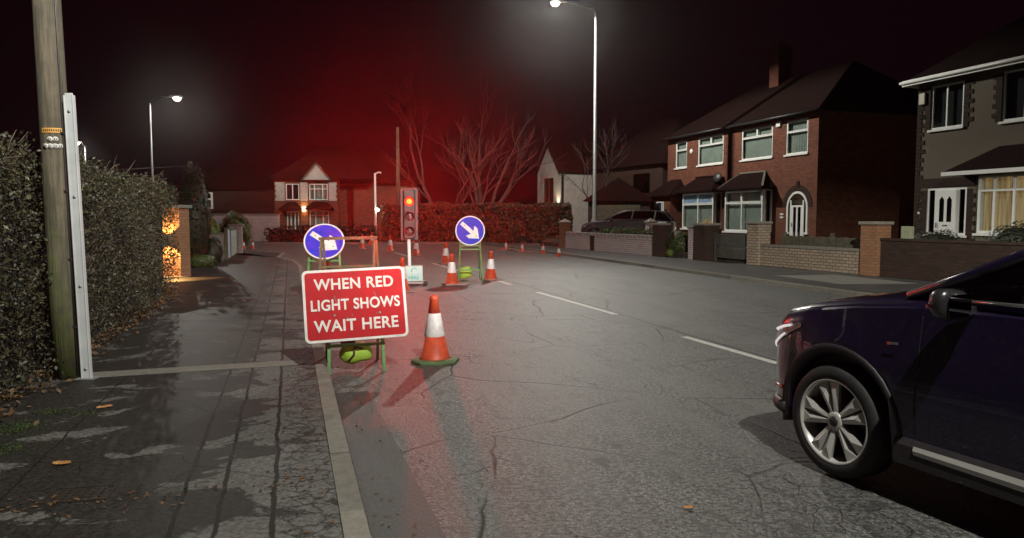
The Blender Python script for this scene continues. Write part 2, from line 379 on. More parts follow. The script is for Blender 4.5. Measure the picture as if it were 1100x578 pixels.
def tag(o, label=None, cat=None, group=None, kind=None):
    if label: o['label'] = label
    if cat: o['category'] = cat
    if group: o['group'] = group
    if kind: o['kind'] = kind
    return o
def thing(name, label, cat, loc=(0, 0, 0), rz=0.0, group=None):
    o = bpy.data.objects.new(name, None); C.objects.link(o); o.location = loc; o.rotation_euler = (0, 0, rz); o.empty_display_size = 0.2
    return tag(o, label, cat, group)
def structure(name, mb, m, **kw):
    return tag(mb.build(name, m, **kw), kind='structure')
def copy_tree(o, parent=None):
    c = o.copy(); C.objects.link(c)
    if parent: c.parent = parent
    for ch in list(o.children): copy_tree(ch, c)
    return c
def sheet(pts, z, thick=0.0):
    mb = MB(); n = len(pts)
    if thick:
        vs = [(p[0], p[1], z) for p in pts] + [(p[0], p[1], z - thick) for p in pts]
        mb.add(vs, [tuple(range(n))] + [(i, i + n, (i + 1) % n + n, (i + 1) % n) for i in range(n)])
    else: mb.add([(p[0], p[1], z) for p in pts], [tuple(range(n))])
    return mb
def leaves(name, pts, size, m, parent=None, flat=0.0, seed=0, asp=0.55):
    """small leaf faces, one diamond each"""
    g = np.random.default_rng(seed); n = len(pts); pts = np.asarray(pts, float)
    nr = g.normal(size=(n, 3)); nr[:, 2] += flat * 4; nr /= np.linalg.norm(nr, axis=1)[:, None]
    a = g.normal(size=(n, 3)); a -= nr * np.sum(a * nr, 1)[:, None]; a /= np.linalg.norm(a, axis=1)[:, None]
    b = np.cross(nr, a); s = size * g.uniform(0.6, 1.3, (n, 1))
    fold = nr * s * 0.16
    v = np.stack([pts - a * s, pts - b * s * asp + fold, pts + a * s, pts + b * s * asp + fold], 1).reshape(-1, 3)
    me = bpy.data.meshes.new(name); me.vertices.add(4 * n); me.vertices.foreach_set('co', v.ravel())
    me.loops.add(4 * n); me.loops.foreach_set('vertex_index', np.arange(4 * n)); me.polygons.add(n)
    me.polygons.foreach_set('loop_start', np.arange(n) * 4); me.update(calc_edges=True)
    me.materials.append(m); o = bpy.data.objects.new(name, me); C.objects.link(o)
    if parent: o.parent = parent
    return o
def text_obj(name, s, size, m, parent, loc, rot=(R(90), 0, 0), bold=0.0, sx=1.0, ext=0.001, spacing=1.0):
    cu = bpy.data.curves.new(name, 'FONT'); cu.body = s; cu.size = size; cu.align_x = 'CENTER'; cu.align_y = 'CENTER'
    cu.extrude = ext; cu.offset = bold; cu.space_character = spacing
    t = bpy.data.objects.new('tmp', cu); C.objects.link(t)
    dg = bpy.context.evaluated_depsgraph_get(); me = bpy.data.meshes.new_from_object(t.evaluated_get(dg))
    bpy.data.objects.remove(t); me.materials.clear(); me.materials.append(m)
    o = bpy.data.objects.new(name, me); C.objects.link(o); o.parent = parent; o.location = loc; o.rotation_euler = rot; o.scale = (sx, 1, 1)
    return o
def light(name, kind, loc, power, col, parent=None, size=0.1, rot=(0, 0, 0), spot=None, blend=1.0):
    l = bpy.data.lights.new(name, kind); l.energy = power; l.color = col; l.shadow_soft_size = size; l.cycles.use_multiple_importance_sampling = False
    if spot: l.spot_size = R(spot); l.spot_blend = blend
    o = bpy.data.objects.new(name, l); C.objects.link(o); o.location = loc; o.rotation_euler = rot
    if parent: o.parent = parent
    return o
WARM = (1.0, 0.97, 0.87)
def road_lantern_light(name, loc, power, col, parent, size=0.06, low=0.04, slope=5.0):
    """point light with the spread of a road lantern: strongest at a flat angle, nothing above the horizontal"""
    o = light(name, 'POINT', loc, power, col, parent, size); l = o.data; l.use_nodes = True; nt = l.node_tree; em = nt.nodes['Emission']
    tc = N(nt, 'ShaderNodeTexCoord'); sp = N(nt, 'ShaderNodeSeparateXYZ'); nt.links.new(tc.outputs['Normal'], sp.inputs[0])
    cz = mth(nt, 'MAXIMUM', mth(nt, 'MULTIPLY', sp.outputs[2], -1.0), 0.0)
    peak = mth(nt, 'POWER', mth(nt, 'MAXIMUM', cz, 0.30), -1.9)
    cut = mth(nt, 'MINIMUM', mth(nt, 'MULTIPLY', mth(nt, 'MAXIMUM', mth(nt, 'SUBTRACT', cz, low), 0.0), slope), 1.0)
    nt.links.new(mth(nt, 'MULTIPLY', peak, cut), em.inputs['Strength']); return o

# ------------------------------------------------------------------ ground, road, pavements
structure('ground', sheet([(-95, -35), (95, -35), (95, 105), (-95, 105)], -0.03), M['soil'])
structure('road', sheet([(-80, -30), (60, -30), (60, 46.5), (-80, 44)], 0.0), M['asphalt'])
KP = [P(-16, 0), P(0, 0), P(4, 0), P(8, 0), P(12, 0), P(16, 0), P(20, 0), P(24.4, 0), P(27.6, -0.18), P(30, -0.75), Vector((-9.9, 32.1, 0)), Vector((-11.2, 33.6, 0)), Vector((-13.0, 34.6, 0)), Vector((-17, 35.4, 0)), Vector((-40, 37, 0))]
def offset_line(pts, d):
    out = []
    for i, p in enumerate(pts):
        t = (pts[min(i + 1, len(pts) - 1)] - pts[max(i - 1, 0)]).normalized(); out.append(p + Vector((-t.y, t.x, 0)) * d)
    return out
def strip_along(pts, d0, d1, z0, z1, gap=0.0):
    a = offset_line(pts, d0); b = offset_line(pts, d1); mb = MB()
    for i in range(len(pts) - 1):
        L = (a[i + 1] - a[i]).length; k = max(1, round(L / 0.915))
        for j in range(k):
            q0, q1 = j / k, (j + 1) / k - gap / L
            c = [a[i].lerp(a[i + 1], q0), a[i].lerp(a[i + 1], q1), b[i].lerp(b[i + 1], q1), b[i].lerp(b[i + 1], q0)]
            dz = random.uniform(-0.003, 0.003)
            mb.add([(p.x, p.y, z0) for p in c] + [(p.x, p.y, z1 + dz) for p in c], [(4, 5, 6, 7), (0, 1, 5, 4), (1, 2, 6, 5), (2, 3, 7, 6), (3, 0, 4, 7)])
    return mb
structure('kerb', strip_along(KP, 0.0, 0.125, -0.02, 0.07, 0.008), M['kerb'])
inner = offset_line(KP, 0.128)
lp = [(p.x, p.y) for p in inner] + [(-40, 36), (-16, 33), (-14.5, 36), (-11.7, 31.5), (-10.3, 26.5), (-9.9, 23.0), tuple(P(20, -3.2)[:2]), tuple(P(10, -2.75)[:2]), tuple(P(-16, -2.6)[:2])]
structure('pavement', sheet(lp, 0.064, 0.08), M['pavement'])
# concrete edging that crosses the footway
a, b_ = Vector((-4.12, 7.05, 0)), Vector((-2.18, 7.72, 0)); nn = Vector((-(b_ - a).y, (b_ - a).x, 0)).normalized() * 0.27
structure('footway_edging', sheet([(q.x, q.y) for q in (a, b_, b_ + nn, a + nn)], 0.069, 0.03), M['conc'])
# dropped edging in front of the brick gateway, lit yellow by its lamp
for (p0, p1, ww) in (((-9.75, 18.2), (-8.35, 19.05), 0.16), ((-9.1, 17.0), (-8.2, 17.5), 0.14)):
    a, b_ = Vector((*p0, 0)), Vector((*p1, 0)); nn = Vector((-(b_ - a).y, (b_ - a).x, 0)).normalized() * ww
    structure('driveway_edging', sheet([(q.x, q.y) for q in (a, b_, b_ + nn, a + nn)], 0.085, 0.05), M['conc'])
# far side
WD = Vector((-0.365, 0.931, 0)); W0 = Vector((9.44, 19.2, 0))
def WP(k, z=0.0, off=0.0):        # along the garden walls across the road (k metres from the orange pillar), off towards the houses
    v = W0 + WD * k + Vector((WD.y, -WD.x, 0)) * off; return Vector((v.x, v.y, z))
RK = [P(-22, 10.62), P(5, 10.62), P(16, 10.62), P(22, 10.62), P(26, 10.62), P(32, 10.62), P(38, 10.62), P(44, 10.4), Vector((-2.0, 43.6, 0)), Vector((-6, 44.2, 0)), Vector((-40, 43.2, 0))]
structure('kerb', strip_along(RK, 0.0, -0.125, -0.02, 0.10, 0.008), M['kerb'])
ro = offset_line(RK, -0.128)
structure('pavement', sheet([(p.x, p.y) for p in ro] + [(-40, 45), (-2, 46), tuple(WP(21, 0, .1)[:2]), tuple(WP(10, 0, .1)[:2]), tuple(WP(-30, 0, .1)[:2]), (20, -25)], 0.095, 0.1), M['far_pavement'])
a, b_ = P(13.6, 11.4), P(18.3, 12.0)
structure('crossing_slab', sheet([tuple(P(14.0, 11.6)[:2]), tuple(P(16.5, 11.7)[:2]), tuple(P(16.3, 13.4)[:2]), tuple(P(13.6, 13.4)[:2])], 0.100, 0.02), M['conc'])
# garden terrain behind the walls
structure('garden_ground', sheet([tuple(WP(-30, 0, .12)[:2]), tuple(WP(22, 0, .12)[:2]), (3, 52), (60, 60), (60, -28)], 0.30, 0.3), M['soil'])
# road markings: centre dashes
mk = MB()
def dash(a, b, ww=0.11):
    a, b = Vector((*a, 0)), Vector((*b, 0)); n_ = Vector((-(b - a).y, (b - a).x, 0)).normalized() * ww / 2
    mk.add([(q.x, q.y, 0.004) for q in (a - n_, b - n_, b + n_, a + n_)], [(0, 1, 2, 3)])
dash((2.95, 8.05), (2.33, 9.91)); dash((1.73, 12.2), (0.54, 15.84)); dash((-0.04, 17.59), (-0.36, 18.7)); dash((-1.3, 21.3), (-2.76, 25.74))
dash((4.9, 1.5), (4.1, 4.2)); dash((-4.0, 29.5), (-5.4, 33.8))
structure('road_markings', mk, M['paint'])
# patched trench beside the kerb
structure('road_patch', sheet([tuple(P(1.5, 0.02)[:2]), tuple(P(7.0, 0.02)[:2]), tuple(P(7.0, 0.32)[:2]), tuple(P(1.5, 0.42)[:2])], 0.003), nmat('fresh_tar', (0.032, 0.033, 0.032), (0.075, 0.075, 0.072), 60, 0.55, bmp=0.4))

# ------------------------------------------------------------------ haze, added to stand in for lens bloom round the lamps
hm, hnt, hb = mat_new('bloom_haze'); hnt.nodes.remove(hb)
pv = N(hnt, 'ShaderNodeVolumePrincipled'); S(pv, 'Color', (0.9, 0.9, 0.9, 1)); S(pv, 'Density', HAZE); S(pv, 'Anisotropy', HAZE_G)
hnt.links.new(pv.outputs[0], hnt.nodes['Material Output'].inputs['Volume'])
hz = MB().box(-100, 100, -38, 110, -1.03, 14.0).build('haze', hm); tag(hz, 'thin haze added in place of lens bloom round the lamps', 'haze', kind='stuff')

# ------------------------------------------------------------------ street lamps
def street_lamp(loc, height, arm, label, power, far=False, glow=0.16, rad=0.09, tilt=0.35, m='galv', low=0.05, slope=5.0, group='street lamps on tall columns'):
    t = thing('street_lamp', label, 'street lamp', loc, 0, group)
    ax, ay = arm; L = math.hypot(ax, ay); ux, uy = ax / L, ay / L
    MB().tube([(0, 0, 0), (0, 0, 1.4), (0, 0, 1.45), (0, 0, height)], [rad * 1.5, rad * 1.5, rad, rad * 0.55], 12).build('column', M[m], t)
    MB().tube([(0, 0, height - 0.02), (ux * .15, uy * .15, height + .12), (ax * .6, ay * .6, height + tilt * .9), (ax, ay, height + tilt)], [0.045, 0.04, 0.035, 0.03], 8).build('arm', M['black_plastic'], t)
    rz = math.atan2(uy, ux); Mx = Matrix.Translation((ax, ay, height + tilt)) @ Matrix.Rotation(rz, 4, 'Z')
    hd = MB().prism([(-0.05, -0.03), (0.1, -0.06), (0.55, -0.05), (0.62, 0.0), (0.5, 0.07), (0.1, 0.08), (-0.05, 0.04)], -0.14, 0.14, Mx).build('lantern', M['grey_paint'], t, bevel=0.02)
    Mb = Mx @ Matrix.Translation((0.32, 0, -0.075))
    bowl = MB().lathe([(0.0, -glow * .8), (glow * .6, -glow * .65), (glow * .92, -glow * .35), (glow, 0.0), (glow * 0.9, 0.02)], 16, M4=Mb).build('lamp_bowl', M['lamp_far' if far else 'lamp_on'], hd)
    p = Mb @ Vector((0, 0, -glow - 0.04))
    if power: road_lantern_light('lamp_light', p, power, WARM, t, low=low, slope=slope)
    return t
street_lamp((4.01, 36.16, 0.1), 11.35, (-1.65, -0.3), 'tallest street lamp, on the far pavement before the low castellated wall', P_COL, glow=0.2, low=0.15, slope=2.0)
street_lamp((-20.3, 42.0, 0), 8.0, (1.15, 0.1), 'street lamp above the far end of the hedge, lamp right of its slim column', 260, True, rad=0.07, glow=0.2)
street_lamp((-34.9, 61.0, 0), 7.4, (-0.42, 0.0), 'farthest street lamp, its lamp shining beside the grey channel post', 120, True, rad=0.09, glow=0.28)
street_lamp((6.5, -1.6, 0.1), 8.8, (-3.7, 0.9), 'street lamp over the near road whose column is behind the photographer', P_NEAR, glow=0.16, low=0.165, slope=4.0)

# ------------------------------------------------------------------ telegraph poles, posts
t = thing('telegraph_pole', 'thick weathered wooden pole with mossy foot beside the near hedge', 'telegraph pole', (-4.335, 7.14, 0.05), 0)
t.rotation_euler = (0, R(-0.95), 0)
m, nt, b = mat_new('pole_timber'); v = coords(nt)
mp = N(nt, 'ShaderNodeMapping'); mp.inputs['Scale'].default_value = (14, 14, 0.9); nt.links.new(v, mp.inputs[0])
gr = noise(nt, mp.outputs[0], 2.2, 6, 0.65)
cc = mixc(nt, ramp(nt, gr, 0.35, 0.7), (0.155, 0.130, 0.090), (0.045, 0.038, 0.028))
cc = mixc(nt, mth(nt, 'MULTIPLY', ramp(nt, noise(nt, v, 3.5, 6, 0.7), .45, .62), .6), cc, (0.055, 0.052, 0.036))
sx = N(nt, 'ShaderNodeSeparateXYZ'); nt.links.new(v, sx.inputs[0])
mz = ramp(nt, mth(nt, 'ADD', mth(nt, 'MULTIPLY', sx.outputs[2], 0.42), mth(nt, 'MULTIPLY', sx.outputs[0], 2.2)), 0.0, 0.85, (1, 1, 1), (0, 0, 0))
ms = mth(nt, 'MULTIPLY', mz, ramp(nt, noise(nt, v, 9, 5), 0.35, 0.6))
cc = mixc(nt, mth(nt, 'MULTIPLY', ms, 0.85), cc, (0.10, 0.15, 0.018))
nt.links.new(cc, b.inputs['Base Color']); S(b, 'Roughness', 0.85); bump(nt, b, gr, 0.7, 0.02)
MB().tube([(0, 0, 0), (0.004, 0, 1.0), (0, 0.003, 2.4), (-0.004, 0, 4.5), (0, 0, 8.5)], [0.136, 0.131, 0.125, 0.116, 0.095], 28).build('shaft', m, t)
cb = MB()
cb.tube([(0.122, -0.065, 0.04), (0.122, -0.06, 1.6), (0.114, -0.055, 2.9), (0.092, -0.05, 8.0)], 0.009, 6)
for z in (0.5, 1.15, 1.8, 2.35): cb.box(0.100, 0.132, -0.078, -0.04, z, z + 0.02)
cb.build('cable', M['black_plastic'], t)
cf = Matrix.Rotation(R(15), 4, 'Z')
def curved_plate(z0, z1, a0, a1, rr=0.129, n=8):
    mb = MB(); vs = []
    for i in range(n + 1):
        a = R(a0 + (a1 - a0) * i / n); vs += [(rr * math.cos(a), rr * math.sin(a), z0), (rr * math.cos(a), rr * math.sin(a), z1)]
    return mb.add(vs, [(2 * i, 2 * i + 2, 2 * i + 3, 2 * i + 1) for i in range(n)], 0, True)
pl = curved_plate(2.36, 2.405, -108, -28).build('warning_plate', M['yellow_plate'], t)
tx = MB()
for k in range(9):
    a = R(-100 + k * 8); r_ = 0.1305; tx.box(-0.005, 0.005, -0.0005, 0.0005, 2.372, 2.393, M4=Matrix.Rotation(a + PI / 2, 4, 'Z') @ Matrix.Translation((0, -r_, 0)))
tx.build('lettering', M['ink'], pl)
for row, (z, angs) in enumerate(((2.30, (-76, -56)), (2.235, (-94, -76, -58, -40)))):
    for i, a in enumerate(angs):
        Mx = Matrix.Rotation(R(a + 90), 4, 'Z') @ Matrix.Translation((0, -0.127, z)) @ Matrix.Rotation(R(90), 4, 'X')
        d = MB().lathe([(0.024, 0), (0.024, 0.006)], 14, M4=Mx).build('number_disc', M['sign_white'], t)
        MB().lathe([(0.008, 0.0062), (0.013, 0.0062), (0.013, 0.0085), (0.008, 0.0085)], 12, M4=Mx, closed=True).build('numeral', M['ink'], d)
t = thing('channel_post', 'slim pale grey metal channel standing against the wooden pole', 'post', (-4.100, 7.04, 0.06), 0)
t.rotation_euler = (0, R(-1.3), 0)
mb = MB(); mb.box(-0.036, 0.036, -0.012, 0.006, 0, 2.72); mb.box(-0.047, -0.034, -0.02, 0.022, 0.0, 2.70); mb.box(0.034, 0.047, -0.02, 0.022, 0.0, 2.70)
mb.build('channel', M['grey_paint'], t, bevel=0.004)
for z in (0.1, 0.9, 1.75, 2.55): MB().lathe([(0.014, 0), (0.014, 0.008)], 8, M4=Matrix.Translation((0, -0.012, z)) @ Matrix.Rotation(R(90), 4, 'X')).build('bolt', M['galv'], t)
mb = MB(); mb.box(-0.09, 0.09, -0.06, 0.06, -0.005, 0.012); mb.build('foot_plate', M['galv'], t)
t = thing('telegraph_pole', 'distant bare wooden pole with a crossarm rising behind the dark conifer', 'telegraph pole', (-17.3, 40.0, 0), 0)
MB().tube([(0, 0, 0), (0, 0, 4.6)], [0.16, 0.13], 10).build('shaft', M['timber'], t); MB().bar((-0.25, 0, 4.2), (0.25, 0, 4.25), 0.1, 0.1).build('crossarm', M['timber'], t)
tag(MB().tube([(-17.3, 40, 4.35), (-20.5, 37, 3.9), (-26, 32, 4.4)], 0.02, 5).build('overhead_wire', M['black_plastic']), 'dark overhead wire sagging left from the distant wooden pole', 'wire')
t = thing('telegraph_pole', 'tall thin wooden pole behind the red signal', 'telegraph pole', (-7.15, 46.6, 0), 0)
MB().tube([(0, 0, 0), (0, 0, 7.2)], [0.14, 0.10], 10).build('shaft', M['timber'], t); MB().box(-0.06, 0.06, -0.16, -0.12, 1.6, 1.9).build('number_plate', M['sign_white'], t)
t = thing('lamp_column', 'short pale lamp column with a small lit lamp half way up, before the far house', 'lamp column', (-8.4, 45.6, 0), 0)
MB().tube([(0, 0, 0), (0, 0, 4.3)], [0.085, 0.06], 10).build('column', M['upvc'], t)
MB().tube([(0, 0, 4.25), (0.25, 0, 4.35), (0.38, 0, 4.3)], 0.05, 8).build('arm', M['upvc'], t)
MB().lathe([(0, -.11), (.08, -.08), (.11, 0), (.08, .08), (0, .11)], 12, M4=Matrix.Translation((0.14, -0.12, 2.05))).build('lamp_globe', emit('small_lamp_lit', (1, .85, .6), 30), t)

# ------------------------------------------------------------------ hedges and plants
def hedge_pts(n, s0, s1, t0, t1, z0, z1, fn, seed, shell=0.22):
    """points near the surface of a clipped hedge; fn(s,t,z)->world"""
    g = np.random.default_rng(seed); out = []
    ph = g.uniform(0, 6, 6)
    def wob(a, b): return 0.5 * np.sin(a * 1.7 + ph[0]) + 0.35 * np.sin(a * 3.9 + b * 2.2 + ph[1]) + 0.3 * np.sin(b * 5.1 + a * 1.1 + ph[2]) + 0.25 * np.sin(a * 9 + b * 7 + ph[3])
    L, Wd, Hh = s1 - s0, t1 - t0, z1 - z0
    areas = np.array([L * Hh, L * Wd, Wd * Hh, Wd * Hh]); k = g.choice(4, n, p=areas / areas.sum())
    s = g.uniform(s0, s1, n); t = g.uniform(t0, t1, n); z = z0 + Hh * g.uniform(0, 1, n)
    dep = np.abs(g.normal(0, shell, n)) - 0.08
    w1 = wob(s, z) * 0.13
    t = np.where(k == 0, t1 - dep + w1, t); z = np.where(k == 1, z1 - dep + wob(s, t) * 0.10, z)
    s = np.where(k == 2, s0 + dep + wob(t, z) * .1, s); s = np.where(k == 3, s1 - dep + wob(t, z) * .1, s)
    clump = np.sin(s * 5.3 + ph[4] + 1.5 * np.sin(z * 4.1)) + np.sin(z * 6.7 + ph[5] + 1.2 * np.sin(s * 3.1)) + 0.8 * np.sin(s * 13 + z * 11 + ph[0])
    keep = g.uniform(-2.6, 1.2, n) < clump      # looser and denser patches
    return np.array([fn(a, b_, c) for a, b_, c in zip(s[keep], t[keep], z[keep])])
h = thing('hedge', 'big overgrown hedge with tangled brown twigs along the near pavement', 'hedge', tuple(P(10, -3.3, 0)))
iv = Vector(h.location)
def loc_fn(a, b_, c): v = P(a, b_, c) - iv; return (v.x, v.y, v.z)
def hedge_top(s): return 2.30 - 0.006 * s
mb = MB(); vs = []
for s in np.linspace(1.0, 17.2, 18):
    for (tt, zz) in ((-4.3, 0.0), (-2.95, 0.0), (-2.92, 1.95), (-4.3, 2.0)): vs.append(loc_fn(s, tt, zz))
fs = []
for i in range(17):
    for j in range(4): fs.append((i * 4 + j, i * 4 + (j + 1) % 4, (i + 1) * 4 + (j + 1) % 4, (i + 1) * 4 + j))
fs += [(0, 1, 2, 3), (71, 70, 69, 68)]
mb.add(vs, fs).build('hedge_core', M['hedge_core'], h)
leaves('leaves', hedge_pts(120000, 0.8, 17.5, -4.5, -2.66, 0.10, 2.26, loc_fn, 3, .3), 0.021, M['leaf'], h, seed=5)
leaves('leaves', hedge_pts(40000, 0.8, 10.5, -4.5, -2.74, 0.02, 2.30, loc_fn, 13, 0.3), 0.022, M['leaf_brown'], h, seed=6)
mb = MB(); g = random.Random(4)
for i in range(1300):
    s = g.uniform(1.5, 17); z = g.uniform(0.05, 2.25); base = Vector((s, -2.95, z)); pts = []
    d = Vector((g.uniform(-1, 1), g.uniform(0.1, .7), g.uniform(-0.4, 1.0))).normalized(); L = g.uniform(0.18, 0.5)
    for q in range(4):
        p = base + d * (L * q / 3) + Vector((g.uniform(-.03, .03), 0, g.uniform(-.03, .03))); p.y = min(p.y, -2.5); pts.append(loc_fn(*p))
    mb.tube(pts, [0.006, 0.005, 0.004, 0.002], 4, caps=False)
for i in range(60):      # shoots above the clipped top
    s = g.uniform(1.5, 17); b0 = Vector((s, g.uniform(-4.2, -2.8), 2.2)); d = Vector((g.uniform(-.4, .4), g.uniform(-.3, .3), 1)).normalized(); L = g.uniform(.1, .3)
    mb.tube([loc_fn(*b0), loc_fn(*(b0 + d * L))], [0.005, 0.002], 4, caps=False)
mb.build('twigs', M['twig'], h, recalc=False)

def ell_pts(n, rx, ry, rz, seed, shell=0.85, squash=1.0):
    g = np.random.default_rng(seed); d = g.normal(size=(n, 3)); d /= np.linalg.norm(d, axis=1)[:, None]
    r = g.uniform(shell, 1.05, n) * (1 + 0.10 * np.sin(d[:, 0] * 7 + seed) + 0.08 * np.sin(d[:, 1] * 9 + d[:, 2] * 6))
    p = d * r[:, None] * np.array([rx, ry, rz]); p[:, 2] += rz * 0.85; p[:, 2] = np.maximum(p[:, 2], 0.02); return p
def bush(name, label, cat, loc, rx, ry, rz, n, m, size, seed, group=None):
    t = thing(name, label, cat, loc, 0, group)
    prof = [(0.02, 0.0)] + [(0.84 * math.sin(a), rz * .85 - 0.84 * rz * math.cos(a)) for a in np.linspace(0.5, PI - 0.05, 8)]
    core = MB().lathe([(r, max(z, 0)) for r, z in prof], 14); core.v = [(x * rx, y * ry, z) for x, y, z in core.v]
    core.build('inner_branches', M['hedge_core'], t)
    leaves('leaves', ell_pts(n, rx, ry, rz, seed, 0.8), size, m, t, seed=seed)
    return t
q = Vector((-9.9, 25.4, 0))
bush('conifer', 'narrow dark upright conifer behind the orange lit gate pillar', 'conifer', (-10.35, 24.2, 0.0), 0.48, 0.5, 1.75, 5000, M['leaf_dark'], 0.055, 11)
bush('shrub', 'loose dark shrub spilling over the pavement edge between pale panels', 'shrub', (-10.12, 25.0, 0.02), 0.30, 0.35, 0.48, 2600, M['leaf_dark'], 0.05, 12)
bush('shrub', 'low leafy shrub at the foot of the first pale panel', 'shrub', (-9.75, 23.2, 0.02), 0.40, 0.5, 0.24, 1200, M['leaf_green'], 0.045, 15)
bush('shrub', 'bright lime green shrub behind the pale panels', 'shrub', (-13.75, 33.8, 0.0), 0.36, 0.4, 0.85, 2400, M['leaf_bright'], 0.06, 13)
bush('shrub', 'broad olive bush beside the small black notice at the street corner', 'shrub', (-14.3, 38.2, 0.0), 0.75, 0.7, 1.0, 3600, M['leaf_green'], 0.065, 14)
bush('shrub', 'rounded green bush between the two gate pillars of the left semi', 'shrub', (6.45, 28.25, 0.15), 0.52, 0.5, 0.50, 3000, M['leaf_green'], 0.035, 16)
bush('shrub', 'small bright plant at the foot of the dark gate pillar', 'shrub', (6.02, 28.1, 0.1), 0.17, 0.17, 0.17, 500, M['leaf_bright'], 0.03, 17)
bush('shrub', 'low rounded dark bush before the white door of the rendered house', 'shrub', (12.0, 20.9, 0.3), 0.85, 0.6, 0.50, 3400, M['leaf_dark'], 0.04, 18)
bush('shrub', 'tall black bush before the lit bay window', 'shrub', (13.0, 19.0, 0.3), 0.75, 0.6, 0.62, 3400, M['leaf_dark'], 0.04, 19)
# clipped hedge behind the low wall, far hedge
def box_hedge(label, loc, rz, L, Wd, Hh, n, m, size, seed):
    t = thing('hedge', label, 'hedge', loc, rz)
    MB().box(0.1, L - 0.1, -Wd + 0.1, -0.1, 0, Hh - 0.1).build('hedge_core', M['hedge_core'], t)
    pts = hedge_pts(n, 0, L, -Wd, 0, 0.0, Hh, lambda a, b_, c: (a, b_, c), seed, 0.1); pts[:, 1] = -Wd - pts[:, 1]
    leaves('leaves', pts, size, m, t, seed=seed); return t
WRZ = math.atan2(-WD.y, -WD.x)          # local x runs along the wall towards the camera
p = WP(15.6, 0.3, 0.7); box_hedge('low clipped hedge along the top of the castellated wall', p, WRZ, 5.2, 0.6, 0.75, 5000, M['leaf_green'], 0.04, 21)
p = Vector((-8.0, 46.9, 0)); box_hedge('long tall dark hedge across the end of the road behind the signs', p, R(-2), 11.6, 1.2, 2.35, 26000, M['leaf'], 0.075, 22)
p = Vector((-14.9, 45.6, 0)); box_hedge('low brown hedge in front of the half timbered house', p, R(1), 6.6, 0.7, 0.95, 7000, M['leaf_brown'], 0.06, 23)
# litter, moss
g = np.random.default_rng(9)
n = 1500; s = g.uniform(2.0, 16, n); tt = -2.62 + np.abs(g.normal(0, 0.16, n)) - 0.15
leaves('fallen_leaves', np.array([P(a, b_, 0.078 + 0.02 * g.random()) for a, b_ in zip(s, tt)]), 0.032, M['litter'], flat=0.5, seed=3)
tag(bpy.data.objects['fallen_leaves'], 'brown leaf litter along the foot of the hedge', 'leaves', kind='stuff')
pts = []
for i in range(90): pts.append(P(g.uniform(2.8, 9), -abs(g.normal(0, .12)) - 0.14, 0.072))
for i in range(110): pts.append(P(4.55 + g.normal(0, .10) + 0, g.uniform(-1.9, -0.2), 0.071))
for i in range(70): pts.append(P(g.uniform(3, 9), 0.05 + abs(g.normal(0, .18)), 0.007))
for i in range(40): pts.append(P(g.uniform(3, 12), g.uniform(0.5, 5), 0.007))
o = leaves('leaf_scraps', np.array(pts), 0.017, M['litter'], flat=1.5, seed=8); tag(o, 'scattered leaf scraps on the road and pavement', 'leaves', kind='stuff')
pts = []
for (px, py, n, sp) in ((-3.66, 5.35, 800, .13), (-3.42, 4.85, 450, .11), (-3.68, 5.80, 300, .09), (-3.40, 5.75, 160, .07)):
    for i in range(n): pts.append((px + g.normal(0, sp * .8), py + g.normal(0, sp * .8), 0.066 + 0.008 * g.random()))
o = leaves('moss', np.array(pts), 0.008, M['moss'], flat=0.6, seed=10); tag(o, 'green moss on the pavement below the hedge', 'moss', kind='stuff')
def single_leaf(label, loc, rz, s):
    mb = MB(); pts = []; n = 9
    for i in range(n):
        x = -1 + 2 * i / (n - 1); wv = 0.55 * (1 - abs(x) ** 1.7) ** .8 * (1 + .15 * math.sin(i * 4)); pts.append((x, wv))
    vs = []
    for x, wv in pts: vs += [(x * s, wv * s, 0.010 + .25 * s * wv * wv + .012 * abs(x)), (x * s, 0, 0.006), (x * s, -wv * s, 0.010 + .2 * s * wv * wv)]
    fs = []
    for i in range(n - 1): fs += [(3 * i, 3 * i + 1, 3 * i + 4, 3 * i + 3), (3 * i + 1, 3 * i + 2, 3 * i + 5, 3 * i + 4)]
    o = mb.add(vs, fs).build('fallen_leaf', M['tan_leaf'], recalc=False); o.location = loc; o.rotation_euler = (0, 0, rz)
    tag(o, label, 'leaf', 'single leaves on the ground')
single_leaf('orange leaf lying flat on the near pavement by the iron cover', (-2.83, 4.55, 0.066), 0.2, 0.055)
single_leaf('curled tan leaf on the wet pavement below the channel post', (-3.32, 5.93, 0.066), 0.7, 0.06)
single_leaf('orange leaf on the open road right of the signs', (0.98, 3.80 + .2, 0.001), 0.1, 0.03)
# iron cover
t = thing('inspection_cover', 'small rectangular iron cover sunk in the near pavement', 'manhole cover', (-2.43, 4.06, 0.064), R(12))
mb = MB()
for x0, x1, y0, y1 in ((-.17, .17, -.12, -.10), (-.17, .17, .10, .12), (-.17, -.15, -.098, .098), (.15, .17, -.098, .098)): mb.box(x0, x1, y0, y1, -0.01, 0.006)
mb.build('frame', M['iron'], t); mb = MB(); mb.box(-.145, .145, -.095, .095, -0.01, 0.003)
for i in range(6):
    for j in range(4): mb.box(-.12 + i * .045, -.10 + i * .045, -.07 + j * .042, -.055 + j * .042, 0.003, 0.006)
mb.build('lid', M['iron'], t)

